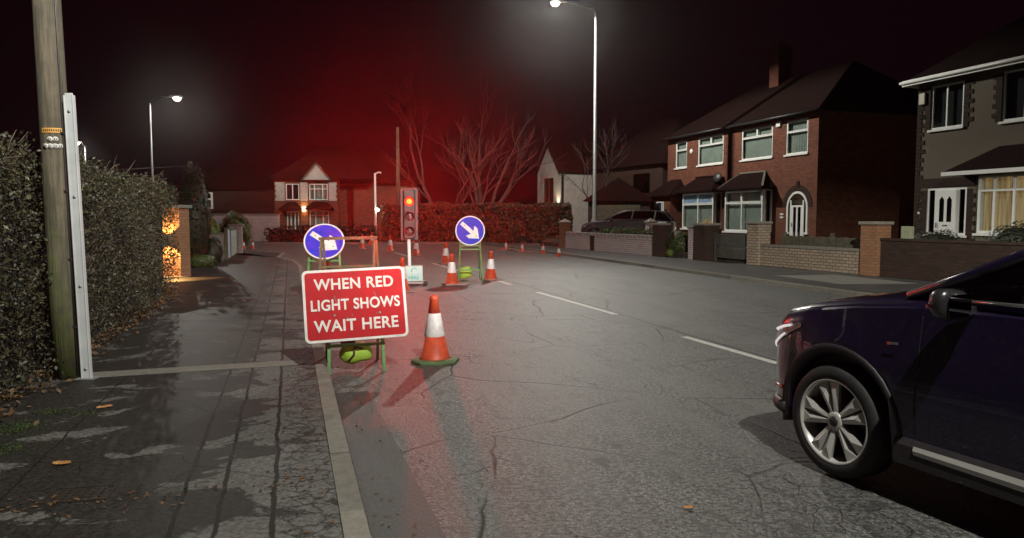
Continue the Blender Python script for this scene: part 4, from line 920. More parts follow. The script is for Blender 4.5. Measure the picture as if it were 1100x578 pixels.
MB().box(Wg + .002, Wg + .06, .02, .2, 2.2, ze).build('drainpipe', M['black_plastic'], t)
# dark house behind the driveway
t = thing('dark_house', 'unlit house behind the parked car, a black roof shape against the sky', 'house', (9.0, 44.5, 0.2), PRZ + R(10))
MB().box(-7.5, 0, 0, 7, 0, 4.6).build('wall', M['brick_dark'], t); hip_roof(-7.5, 0, 0, 7, 4.6, 7.9, 2.6, 2.6, .35).build('roof', M['tiles'], t)
mb = MB(); mb.box(-2.8, -1.2, -.05, -.002, 2.9, 4.1); mb.build('window', M['dark_glass'], t)
t = thing('garage', 'dark low pitched garage roof beside the parked car', 'garage', (7.6, 41.0, 0.3), PRZ + R(60))
MB().box(-3.4, 0, 0, 5, 0, 2.2).build('wall', M['brick_dark'], t); MB().prism([(-3.7, 2.2), (.3, 2.2), (-1.7, 3.5)], -.2, 5.2).build('roof', M['tiles'], t)
MB().box(-2.9, -.5, -.05, -.002, .05, 2.0).build('garage_door', M['timber'], t)
t = thing('dark_house', 'unlit house beyond the lamp on the left with one pale framed window', 'house', (-24.5, 54.0, 0), 0)
MB().box(0, 8, 0, 6, 0, 3.6).build('wall', M['brick_dark'], t); hip_roof(0, 8, 0, 6, 3.6, 5.6, 2.4, 2.4, .3).build('roof', M['tiles'], t)
window(t, 1.75, 2.75, 2.2, 3.4, -.09, transom=2.9, curtain=None, sill=False, fw=.14, glass='dark_glass', sash=False)
t = thing('old_wall', 'old pinkish brick garden wall behind the street corner bushes', 'wall', (-19.5, 46.5, 0), R(-3))
MB().box(0, 4.9, 0, .3, 0, 1.75).build('masonry', M['brick_pink'], t); MB().box(-.03, 4.93, -.04, .34, 1.75, 1.83).build('coping', M['stone'], t)
bpy.context.view_layer.update()

# ------------------------------------------------------------------ garden walls and gates across the road
def along(name, label, cat, k1, k0, off=0.0, z=0.1):      # local x from k1 (far) to k0 (near)
    return thing(name, label, cat, tuple(WP(k1, z, off)), WRZ)
def pillar(label, k, wd, h, m, cap='stone', group='pillars of the garden walls', capkind='flat', off=0.0, dp=None):
    dp = dp or wd; t = along('brick_pillar', label, 'pillar', k, k, off)
    MB().box(-wd / 2, wd / 2, -dp / 2, dp / 2, 0, h).build('shaft', m, t)
    c = MB(); e = .05
    if capkind == 'pyramid':
        c.box(-wd / 2 - e, wd / 2 + e, -dp / 2 - e, dp / 2 + e, h, h + .05); c.add([(-wd / 2 - e, -dp / 2 - e, h + .05), (wd / 2 + e, -dp / 2 - e, h + .05), (wd / 2 + e, dp / 2 + e, h + .05), (-wd / 2 - e, dp / 2 + e, h + .05), (0, 0, h + .22)], [(0, 1, 4), (1, 2, 4), (2, 3, 4), (3, 0, 4)])
    else: c.box(-wd / 2 - e, wd / 2 + e, -dp / 2 - e, dp / 2 + e, h, h + .08)
    c.build('cap', M[cap], t, bevel=.012)
    t['group'] = group; return t
def wall_run(label, k1, k0, h, m, th=0.22, castle=False, coping='stone', off=0.0, cop_h=.07):
    t = along('garden_wall', label, 'wall', k1, k0, off); L = k1 - k0
    MB().box(0, L, -th / 2, th / 2, 0, h).build('masonry', m, t)
    c = MB()
    if castle:
        n = int(L / .30)
        for i in range(n): c.box((i + .24) * L / n, (i + .76) * L / n, -th / 2, th / 2, h + .001, h + .12)
        c.box(-.0, L, -th / 2 - .012, th / 2 + .012, h + .121, h + .175)
    else: c.box(0, L, -th / 2 - .03, th / 2 + .03, h, h + cop_h)
    c.build('coping', m if castle else M[coping], t); return t

pillar('far gate pillar with pyramid cap at the end of the castellated wall', 18.7, .42, 1.22, M['brick_orange'], capkind='pyramid')
pillar('small pale pillar behind the street lamp beside the parked car', 15.0, .36, 1.25, M['brick_pink'], off=2.6, capkind='pyramid')
wall_run('long pinkish castellated wall below the clipped hedge', 15.4, 10.35, .62, M['brick_pink'], castle=True)
wall_run('short pinkish castellated wall between street lamp and far gate pillar', 18.4, 15.75, .62, M['brick_pink'], castle=True)
pillar('squat brick pier breaking the castellated wall beside the street lamp', 15.57, .3, .66, M['brick_dark'])
t = along('balustrade', 'short pale balustrade behind the far gate pillar', 'balustrade', 19.2, 17, 1.6, .3)
mb = MB(); mb.box(0, 2.2, -.08, .08, .75, .87); mb.build('rail', M['stone'], t)
for i in range(6): MB().lathe([(.05, .0), (.07, .2), (.04, .4), (.06, .75)], 8, M4=Matrix.Translation((.2 + i * .36, 0, 0))).build('baluster', M['stone'], t)
pillar('dark brick gate pillar with pale side, left of the green bush', 10.1, .46, 1.20, M['brick_dark'])
pillar('slim pale brick pillar right of the green bush', 7.95, .28, 1.1, M['brick_pink'])
pillar('broad crumbling dark brick pier beside the board gate', 7.2, .60, 1.22, M['brick_dark'], cap="stone")
t = along('board_gate', 'low grey green double board gate between brick pillars', 'gate', 6.72, 5.0, 0.05)
for i, z in enumerate((.12, .53)): MB().box(0, 1.80, -.03, .03, z, z + .36).build('board_panel', M['drab_fence'], t, bevel=.015)
mb = MB(); mb.box(-.06, -.002, -.045, .045, 0, .98); mb.box(1.802, 1.87, -.045, .045, 0, .98); mb.box(0, 1.80, -.035, .035, .895, .95); mb.build('gate_frame', M['drab_fence'], t)
pillar('tall brick pier with stone cap at the start of the buff wall', 4.5, .50, 1.30, M['brick_buff'])
wall_run('buff brick garden wall with pale coping before the right brick semi', 4.24, .26, .60, M['brick_buff'])
pillar('orange brick pillar with flat stone cap at the end of the buff wall', 0.0, .50, 1.32, M['brick_orange'])
wall_run('long dark rough brick wall before the rendered house', -.27, -14, .92, M['brick_dark'], coping='brick_dark', cop_h=.06)
t = along('board_fence', 'low dark close boarded fence behind the buff wall', 'fence', 4.3, .3, .75, .3)
mb = MB()
for i in range(27): mb.box(i * .148, i * .148 + .142, -.012 + .006 * (i % 2), .012, 0, .72 + .01 * (i % 3))
mb.build('boards', M['timber'], t)
for x in (0.02, 1.98, 3.9): MB().box(x, x + .09, .02, .10, 0, .85).build('post', M['timber'], t)
t = along('meter_box', 'small pale green box on a post beside the orange brick pillar', 'box', -.42, -.7, .45, .3)
MB().box(0, .30, -.06, .06, .55, 1.08).build('box_body', nmat('pale_green_box', (.30, .32, .20), (.24, .26, .17), 6, .6), t, bevel=.015); MB().box(.11, .19, -.03, .03, 0, .55).build('post', M['timber'], t); MB().box(.03, .27, -.068, -.061, .60, 1.03).build('box_door', nmat('pale_green_door', (.34, .36, .24), None, 6, .6), t)

# ------------------------------------------------------------------ left hand frontages beyond the hedge
t = thing('brick_pillar', 'orange brick gate wall glowing under an up and down lamp at the hedge end', 'gate wall', (-9.55, 19.15, 0.05), R(-8))
MB().box(0, 1.02, 0, .45, 0, 1.80).build('masonry', M['brick_orange'], t); MB().box(-.05, 1.08, -.06, .51, 1.80, 1.88).build('cap', M['conc'], t)
t = thing('wall_light', 'up and down wall lamp on the orange brick gate wall', 'wall light', (-8.86, 18.98, 1.0), R(-8))
MB().lathe([(.04, -.09), (.045, -.085), (.045, .085), (.04, .09)], 14, M4=Matrix.Translation((0, -.02, 0))).build('lamp_body', M['black_plastic'], t)
light('lamp_up', 'SPOT', (0, -.02, .10), 260, (1.0, .52, .16), t, .02, rot=(PI, 0, 0), spot=100, blend=.15); light('lamp_down', 'SPOT', (0, -.02, -.10), 520, (1.0, .52, .16), t, .02, spot=125, blend=.15)
def panel_fence(label, a, b_, h, m, mp, group='panels along the side pavement'):
    a, b_ = Vector((*a, .05)), Vector((*b_, .05)); d = b_ - a; L = d.length; t = thing('fence_panel', label, 'fence', tuple(a), math.atan2(d.y, d.x), group)
    MB().box(.08, L - .08, -.025, .025, .04, h).build('panel', m, t, bevel=.008)
    for x in (0, L - .08): MB().box(x, x + .078, -.05, .05, 0, h + .08).build('post', mp, t)
    MB().box(.08, L - .08, -.045, .045, h + .002, h + .05).build('rail', mp, t)
M['pale_boards'] = nmat('weathered_white_boards', (.40, .40, .38), (.22, .22, .20), 5, .8)
panel_fence('pale concrete panel next to the orange lit gate wall', (-11.15, 24.6), (-10.5, 25.3), .98, M['conc'], M['conc'])
panel_fence('pale panel half hidden behind the dark shrub', (-10.95, 26.0), (-10.35, 26.75), .95, M['conc'], M['timber'])
bl = nmat('blue_white_boards', (.26, .42, .58), (.40, .46, .48), 5, .6)
panel_fence('blue white boarded gate beyond the dark shrub', (-10.40, 26.9), (-10.66, 27.9), 1.1, bl, M['timber'])
panel_fence('long weathered pale panel before the brick end pier', (-10.70, 28.0), (-11.75, 31.5), 1.05, M['pale_boards'], M['timber'])
t = thing('brick_pillar', 'small brick pier at the street corner behind the fence panels', 'pillar', (-11.9, 31.9, .03), math.atan2(RD.y, RD.x)); MB().box(-.25, .25, -.25, .25, 0, 1.2).build('shaft', M['brick_pink'], t); MB().box(-.3, .3, -.3, .3, 1.2, 1.27).build('cap', M['stone'], t)
t = thing('notice_post', 'black rounded notice board with a white strip at the street corner', 'notice board', (-13.05, 34.9, .05), 0)
MB().prism([(-.3, .35), (.3, .35), (.3, .95), (.22, 1.12), (0, 1.2), (-.22, 1.12), (-.3, .95)], -.03, .03).build('board', M['black_plastic'], t); MB().box(-.16, .2, -.036, -.031, .80, .93).build('notice', M['sign_white'], t); MB().box(-.04, .04, -.02, .02, 0, .35).build('post', M['black_plastic'], t)
bo = thing('bollard', 'short blue white bollard beside the pair of cones at the street corner', 'bollard', (-13.75, 36.7, .05), 0); MB().lathe([(.07, 0), (.07, .5), (.05, .56), (0, .58)], 12).build('post', bl, bo)

# ------------------------------------------------------------------ cones
def make_cone(h, base_m, octagon, label, flare=1.0):
    t = thing('traffic_cone', label, 'traffic cone', (0, 0, 0), 0, 'traffic cones')
    k = h / .75; rb = .155 * k; rt = .036 * k
    def rr(z): return rb + (rt - rb) * ((z - .05 * k) / (h - .05 * k))
    z1, z2 = .30 * k, .545 * k
    MB().lathe([(rr(.05 * k) + .035 * k, .045 * k), (rr(.06 * k) + .008, .065 * k), (rr(z1), z1 + .002)], 28).build('skirt', M['cone_orange'], t)
    MB().lathe([(rr(z1) - .003, z1 - .01), (rr(z1) + .003, z1), (rr(z2) + .003, z2), (rr(z2) - .003, z2 + .01)], 28).build('reflective_sleeve', M['cone_white'], t)
    MB().lathe([(rr(z2), z2 - .002), (rr(h - .05 * k), h - .05 * k), (rr(h - .05 * k) + .008 * k, h - .045 * k), (rr(h) + .006 * k, h), (rr(h) - .01 * k, h), (rr(h) - .012 * k, h - .05)], 24).build('tip', M['cone_orange'], t)
    if octagon: mb = MB().lathe([(.27 * k, 0), (.275 * k, .03 * k), (.25 * k, .045 * k), (.17 * k, .052 * k)], 8, smooth=False)
    else:
        mb = MB().box(-.20 * k, .20 * k, -.20 * k, .20 * k, .012 * k, .046 * k)
        for x in (-.17, .13):
            for y in (-.17, .13): mb.box(x * k, (x + .05) * k, y * k, (y + .05) * k, 0, .012 * k)
    mb.build('base', base_m, t, bevel=.006); return t
near = make_cone(.75, M['cone_green'], True, 'nearest and largest cone, on a green octagonal base beside the red sign'); near.location = (-.86, 8.18, 0); near.rotation_euler = (0, R(-.8), R(15))
big = make_cone(.75, M['cone_grey'], False, 'cone at the left foot of the right blue arrow sign'); big.location = (-1.43, 17.5, 0); big.rotation_euler = (0, 0, R(20))
small = make_cone(.46, M['cone_grey'], False, 'small cone, leftmost of the row along the far kerb'); small.location = (-.30, 36.0, 0)
spots = [(big, (-.55, 18.85), 'cone standing right of the right blue arrow sign'),
         (big, (-2.27, 25.3), 'cone behind the right blue arrow sign, its left side showing'),
         (big, (-2.38, 15.85), 'cone tucked behind the corner of the red sign beside the signal battery box'),
         (big, (-3.94, 30.4), 'cone standing just right of the signal pole in the distance'),
         (big, (-5.66, 34.4), 'cone standing just left of the signal pole in the distance'),
         (big, (-7.55, 37.2), 'cone seen through the top right corner of the empty sign frame'),
         (big, (-8.05, 42.3), 'farthest cone, right beside another inside the empty sign frame'),
         (big, (-3.72, 14.9), 'cone hidden behind the red sign, only its orange tip showing'),
         (small, (.47, 33.8), 'small cone, second from the left in the row along the far kerb'),
         (small, (1.36, 32.4), 'small cone, third from the left in the row along the far kerb'),
         (small, (1.89, 29.9), 'small cone, rightmost of the row along the far kerb'),
         (small, (-13.4, 36.9), 'white sleeved cone at the left street corner, left one of a pair'),
         (small, (-13.05, 37.2), 'white sleeved cone at the left street corner, right one of a pair')]
for i, (src, (x, y), lab) in enumerate(spots):
    c = copy_tree(src); c.location = (x, y, 0); c.rotation_euler = (R(random.uniform(-1.5, 1.5)), R(random.uniform(-1.5, 1.5)), R(random.uniform(0, 90))); c['label'] = lab
# barrier boards lying between the small cones
for (a, b_, lab) in (((-.15, 36.0), (.3, 34.1), 'barrier plank on the ground between the first two small cones'), ((.6, 33.7), (1.2, 32.7), 'barrier plank on the ground between the middle small cones')):
    a, b_ = Vector((*a, 0)), Vector((*b_, 0)); d = b_ - a; o = MB().box(0, d.length, -.06, .06, 0, .10).build('plank', M['cone_grey'], bevel=.01); o.location = a; o.rotation_euler = (0, 0, math.atan2(d.y, d.x)); tag(o, lab, 'plank', 'planks along the far kerb')

# ------------------------------------------------------------------ signs
def rrect(w_, h_, r, n=5):
    out = []
    for cx, cz, a0 in ((w_ / 2 - r, h_ / 2 - r, 0), (-w_ / 2 + r, h_ / 2 - r, 90), (-w_ / 2 + r, -h_ / 2 + r, 180), (w_ / 2 - r, -h_ / 2 + r, 270)):
        for i in range(n + 1): a = R(a0 + 90 * i / n); out.append((cx + r * math.cos(a), cz + r * math.sin(a)))
    return out
t = thing('road_works_sign', 'red rectangular sign reading WHEN RED LIGHT SHOWS WAIT HERE on green legs', 'sign', (-1.62, 7.62, 0.0), R(16.4))
lean, roll = R(13), R(2.0)
PM = Matrix.Translation((0.0, 0.02, 0.715)) @ Matrix.Rotation(-roll, 4, 'Y') @ Matrix.Rotation(-lean, 4, 'X')
sb = MB(); sb.prism(rrect(1.05, .75, .055), -.012, .012, PM); pnl = sb.build('sign_plate', M['sign_white'], t, bevel=.003)
MB().prism(rrect(.995, .695, .035), -.0145, -.0125, PM).build('red_field', M['sign_red'], pnl)
for s_, z, sz in (('WHEN RED', .215, .158), ('LIGHT SHOWS', .0, .154), ('WAIT HERE', -.215, .166)):
    o = text_obj('lettering', s_, sz, M['sign_white'], pnl, (0, 0, 0), bold=.0038, sx=.86 if len(s_) > 9 else .95, spacing=1.06)
    o.matrix_local = PM @ Matrix.Translation((0, -.0165, z)) @ Matrix.Rotation(R(90), 4, 'X') @ Matrix.Diagonal((o.scale.x, 1, 1, 1))
sc_ = MB()
for (x, z, l) in ((-.22, .10, .07), (.19, .12, .05), (-.05, -.1, .02), (.2, -.1, .02), (-.1, -.12, .02)): sc_.prism([(x, z), (x + .012, z), (x + .012 + l * .3, z - l), (x + l * .3, z - l)], -.0168, -.0152, PM)
sc_.build('scuff_mark', nmat('scuff', (.24, .12, .10), None, 20, .7), pnl)
bo_ = MB()
for x in (-.22, .24): bo_.lathe([(.014, 0), (.012, .006)], 8, M4=PM @ Matrix.Translation((x, -.0145, -.105)) @ Matrix.Rotation(R(90), 4, 'X'))
bo_.build('bolt', M['galv'], pnl)
for x in (-.28, .28):
    MB().bar((x, -.03, 0), (x * .95, .20, 1.02), .032, .032).build('leg', M['green_steel'], t); MB().bar((x, .62, 0), (x * .95, .235, 1.0), .03, .03).build('leg', M['green_steel'], t)
mb = MB(); mb.bar((-.30, .03, .285), (.30, .03, .29), .03, .03, up=Vector((0, 1, 0))); mb.bar((-.28, .50, .28), (.28, .50, .28), .025, .025, up=Vector((0, 1, 0))); mb.bar((-.27, .18, .92), (.27, .18, .92), .03, .03, up=Vector((0, 1, 0))); mb.build('crossbar', M['green_steel'], t)
def sandbag(label, loc, rz, sx, sy, sz, strap=True):
    t = thing('sandbag', label, 'sandbag', loc, rz, 'lime sandbags on the sign frames'); mb = MB(); vs = []; nu, nv = 18, 10
    for j in range(nv + 1):
        ph = -PI / 2 + PI * j / nv
        for i in range(nu):
            th = 2 * PI * i / nu; c, s_ = math.cos(th), math.sin(th); f_ = lambda q, e: math.copysign(abs(q) ** e, q)
            x = f_(c, .55) * f_(math.cos(ph), .5); y = f_(s_, .7) * f_(math.cos(ph), .5); z = f_(math.sin(ph), .75)
            lump = 1 + .05 * math.sin(3 * th + 2 * ph) + .04 * math.sin(5 * x * 2 + 3 * z); vs.append((x * sx * lump, y * sy * lump, sz + z * sz * (1 - .12 * abs(x)) + .015 * math.sin(4 * x)))
    fs = [(j * nu + i, j * nu + (i + 1) % nu, (j + 1) * nu + (i + 1) % nu, (j + 1) * nu + i) for j in range(nv) for i in range(nu)]
    mb.add(vs, fs, 0, True).build('bag', M['hivis'], t)
    if strap:
        mb = MB(); mb.tube([(-.02, -sy * 1.03, sz * 1.9), (-.03, -sy * 1.12, sz), (-.09, -sy * 1.05, sz * .35)], .011, 6); mb.tube([(-.02, -sy * 1.03, sz * 1.9), (.06, -sy * 1.0, sz * 1.6)], .011, 6); mb.build('strap', M['black_plastic'], t)
        MB().box(-sx * .95, -.01, -sy * .7, sy * .3, sz * 2.0, sz * 2.0 + .05).build('carry_handle', M['black_plastic'], t, bevel=.01)
    return t
sandbag('lime green sandbag with black strap under the red sign', (-1.66, 7.80, 0.07), R(14), .17, .12, .105)

def arrow_sign(label, loc, rz, lean, zc, legw, stand_m, base_y, ang=-42):
    t = thing('arrow_sign', label, 'sign', loc, rz, 'round blue arrow signs')
    Mx = Matrix.Translation((0, base_y, zc)) @ Matrix.Rotation(-lean, 4, 'X')
    circ = lambda r, n=40: [(r * math.cos(2 * PI * i / n), r * math.sin(2 * PI * i / n)) for i in range(n)]
    pl = MB().prism(circ(.375), -.01, .01, Mx).build('sign_plate', M['sign_white'], t); MB().prism(circ(.348), -.0125, -.0105, Mx).build('blue_field', M['sign_blue'], pl)
    # arrow along +x, rotated to point down right
    L = .27; aw = [(-.295, -.050), (.07, -.050), (.0, -.165), (.105, -.165), (.30, 0.0), (.105, .165), (.0, .165), (.07, .050), (-.295, .050)]
    ca, sa = math.cos(R(ang)), math.sin(R(ang)); MB().prism([(x * ca - z * sa, x * sa + z * ca) for x, z in aw], -.015, -.0128, Mx).build('arrow', M['sign_white'], pl)
    mb = MB()
    for q in (-.2, .2): mb.lathe([(.012, 0), (.012, .004)], 8, M4=Mx @ Matrix.Translation((q * ca, -.0152, q * sa)) @ Matrix.Rotation(R(90), 4, 'X'))
    mb.build('bolt', M['ink'], pl)
    top = zc + .05; yb = base_y + .05
    for x in (-1, 1):
        MB().bar((x * legw * .5, -.12, 0), (x * legw * .38, yb, top), .035, .03).build('leg', stand_m, t); MB().bar((x * legw * .46, .62, 0), (x * legw * .36, yb + .03, top - .02), .03, .03).build('leg', stand_m, t)
    def at(z): return -.12 + (yb + .12) * z / top
    mb = MB(); up = Vector((0, 1, 0))
    for z in (.28, .80, .89):
        wx = legw * (.5 - .12 * z / top); mb.bar((-wx, at(z) - .005, z), (wx, at(z) - .005, z), .03, .03, up=up)
    mb.bar((-legw * .44, .5, .3), (legw * .44, .5, .3), .025, .025, up=up); mb.build('crossbar', stand_m, t); return t
arrow_sign('upright round blue arrow sign on a bright green stand, right of the signal', (-1.06, 18.75, 0), R(6), R(4), 1.27, .60, M['green_steel'], .02)
arrow_sign('backward leaning round blue arrow sign behind the empty frame', (-3.50, 13.75, 0), R(10), R(29), 1.16, .66, M['green_steel'], .10, -36)
sandbag('lime sandbag on the stand of the right blue arrow sign', (-1.20, 18.95, 0.03), R(6), .17, .10, .16, False)
t = thing('sign_frame', 'empty olive steel sign frame standing in front of the left blue sign', 'sign frame', (-2.83, 12.6, 0), R(-2))
up = Vector((0, 1, 0))
for x in (-.46, .47): MB().bar((x, -.12, 0), (x, .12, 1.25), .036, .036).build('leg', M['drab_green'], t); MB().bar((x + .02, .42, 0), (x + .02, .15, 1.22), .034, .034).build('leg', M['drab_green'], t)
mb = MB(); mb.bar((-.50, .115, 1.245), (.51, .115, 1.265), .05, .045, up=up); mb.bar((-.46, .02, .76), (.47, .02, .79), .04, .04, up=up); mb.bar((-.46, -.06, .3), (.47, -.06, .3), .04, .04, up=up); mb.build('crossbar', M['drab_green'], t)

# ------------------------------------------------------------------ portable traffic light
t = thing('traffic_light', 'portable traffic light on a white pole showing red', 'traffic light', (-2.43, 17.55, 0), R(8))
MB().tube([(0, 0, .1), (-.02, 0, 1.12)], .04, 14).build('pole', M['upvc'], t)
hb_ = MB(); hb_.box(-.14, .14, -.10, .12, 1.10, 2.27); hd = hb_.build('signal_head', M['black_plastic'], t, bevel=.025)
bbm = nmat('grey_backing', (.06, .052, .055), (.04, .036, .04), 6, .5)
bb = MB(); bb.prism(rrect(.40, 1.23, .03), .0, .018, Matrix.Translation((0, .02, 1.685))); bb.build('backing_board', bbm, hd)
for i, (z, m_) in enumerate(((1.98, 'signal_red'), (1.63, 'lens_dark'), (1.28, 'lens_dark'))):
    Mz = Matrix.Translation((0, -.104, z)) @ Matrix.Rotation(R(90), 4, 'X')
    MB().lathe([(.105, 0), (.09, .018), (.05, .03), (0, .034)], 24, M4=Mz).build('lens', M[m_], hd)
    if i == 0: MB().lathe([(.066, .0270), (.045, .0345), (0, .038)], 20, M4=Mz).build('lamp_core', M['signal_core'], hd)
    vz = MB(); n = 16; vs = []
    for yy, rr_ in ((-.10, .125), (-.27, .118)):
        for k in range(n + 1): a = R(-25 + 230 * k / n); vs.append((rr_ * math.cos(a), yy + (.05 if yy < -.2 and (k < 3 or k > n - 3) else 0), z + rr_ * math.sin(a)))
    vz.add(vs, [(k, k + 1, n + 2 + k, n + 1 + k) for k in range(n)], 0, True); vo_ = vz.build('visor', M['black_plastic'], hd, recalc=False)
    sm = vo_.modifiers.new('thick', 'SOLIDIFY'); sm.thickness = .006
sl = light('signal_light', 'POINT', (0, -.30, 1.98), P_RED, (1.0, .018, .010), t, .13, rot=(R(1.25), 0, 0))
sl.data.use_nodes = True; snt = sl.data.node_tree      # the lens throws a narrow beam at oncoming drivers, with a weak spill around it
stc = N(snt, 'ShaderNodeTexCoord'); ssp = N(snt, 'ShaderNodeSeparateXYZ'); snt.links.new(stc.outputs['Normal'], ssp.inputs[0])
cy = mth(snt, 'MAXIMUM', mth(snt, 'MULTIPLY', ssp.outputs[1], -1.0), 0.0)
snt.links.new(mth(snt, 'ADD', mth(snt, 'ADD', mth(snt, 'MULTIPLY', mth(snt, 'POWER', cy, 1100.0), 62.0), mth(snt, 'MULTIPLY', mth(snt, 'POWER', cy, 30.0), 0.15)), mth(snt, 'MULTIPLY', cy, 0.05)), snt.nodes['Emission'].inputs['Strength'])
bx = MB(); bx.box(-.13, .30, -.22, .22, .10, .46); bxo = bx.build('battery_box', M['pale_panel'], t, bevel=.02)
gp = MB(); n = 12; vs = []
for rr_ in (.075, .052):
    for k in range(n + 1): a = R(30 + 200 * k / n); vs.append((.10 + rr_ * math.cos(a), -.2235, .36 + rr_ * .8 * math.sin(a)))
gp.add(vs, [(k, k + 1, n + 2 + k, n + 1 + k) for k in range(n)]); gp.box(.0, .22, -.2235, -.2215, .265, .272); gp.build('emblem', M['teal'], bxo, recalc=False)
text_obj('lettering', 'HIRE', .12, M['teal'], bxo, (.085, -.2235, .19), bold=.003)
fr = MB(); fr.bar((-.2, -.2, .07), (.36, -.2, .07), .04, .04, up=up); fr.bar((-.2, .2, .07), (.36, .2, .07), .04, .04, up=up); fr.bar((-.2, -.2, .07), (-.2, .2, .07), .04, .04); fr.bar((.36, -.2, .07), (.36, .2, .07), .04, .04); fr.build('base_frame', M['galv'], t)
for x in (-.2, .36):
    MB().lathe([(.03, -.025), (.055, -.025), (.055, .025), (.03, .025)], 14, M4=Matrix.Translation((x, -.24, .055)) @ Matrix.Rotation(R(90), 4, 'X')).build('wheel', M['rubber'], t)

# ------------------------------------------------------------------ cars
YF, YR, WR, ARCH = 1.38, -1.38, .355, .425
def interp(x, xs, ys): return float(np.interp(x, xs, ys))
WY = [-2.32, -2.28, -2.1, -1.6, -.8, 0.8, 1.4, 1.70, 1.88, 2.00, 2.09, 2.13]; WW = [.62, .74, .85, .915, .93, .93, .925, .905, .865, .80, .70, .58]
def Wd(y): return interp(y, WY, WW)
ZY = [-2.32, -2.1, -1.0, .2, .9, 1.3, 1.65, 1.90, 2.03, 2.10, 2.13]; ZZ = [1.02, 1.14, 1.20, 1.18, 1.165, 1.12, 1.06, 1.00, .94, .88, .80]
def Zb(y): return interp(y, ZY, ZZ)
def zlow(y):
    for ya in (YF, YR):
        d = abs(y - ya)
        if d < ARCH: return WR + math.sqrt(ARCH ** 2 - d ** 2)
    return .25 + (.06 if y > 1.9 else 0)
def side_ring(y):
    W_, zb, zl = Wd(y), Zb(y), zlow(y); z4 = max(.60, zl + .06); zm = max(.78, z4 + .04)
    return [(0, .24), (.62 * W_, .24), (.62 * W_, zl - .0), (.955 * W_, zl), (.985 * W_, zl + .03), (W_, z4), (.992 * W_, zm), (.97 * W_, max(.92, zm + .02) if zb > 1 else (zm + zb) / 2), (.945 * W_, zb - .05), (.89 * W_, zb - .008), (.80 * W_, zb + .008), (.45 * W_, zb + .035), (0, zb + .045)]
def body_x(y, z):
    r = side_ring(y)[3:10]; return float(np.interp(z, [q[1] for q in r], [q[0] for q in r]))
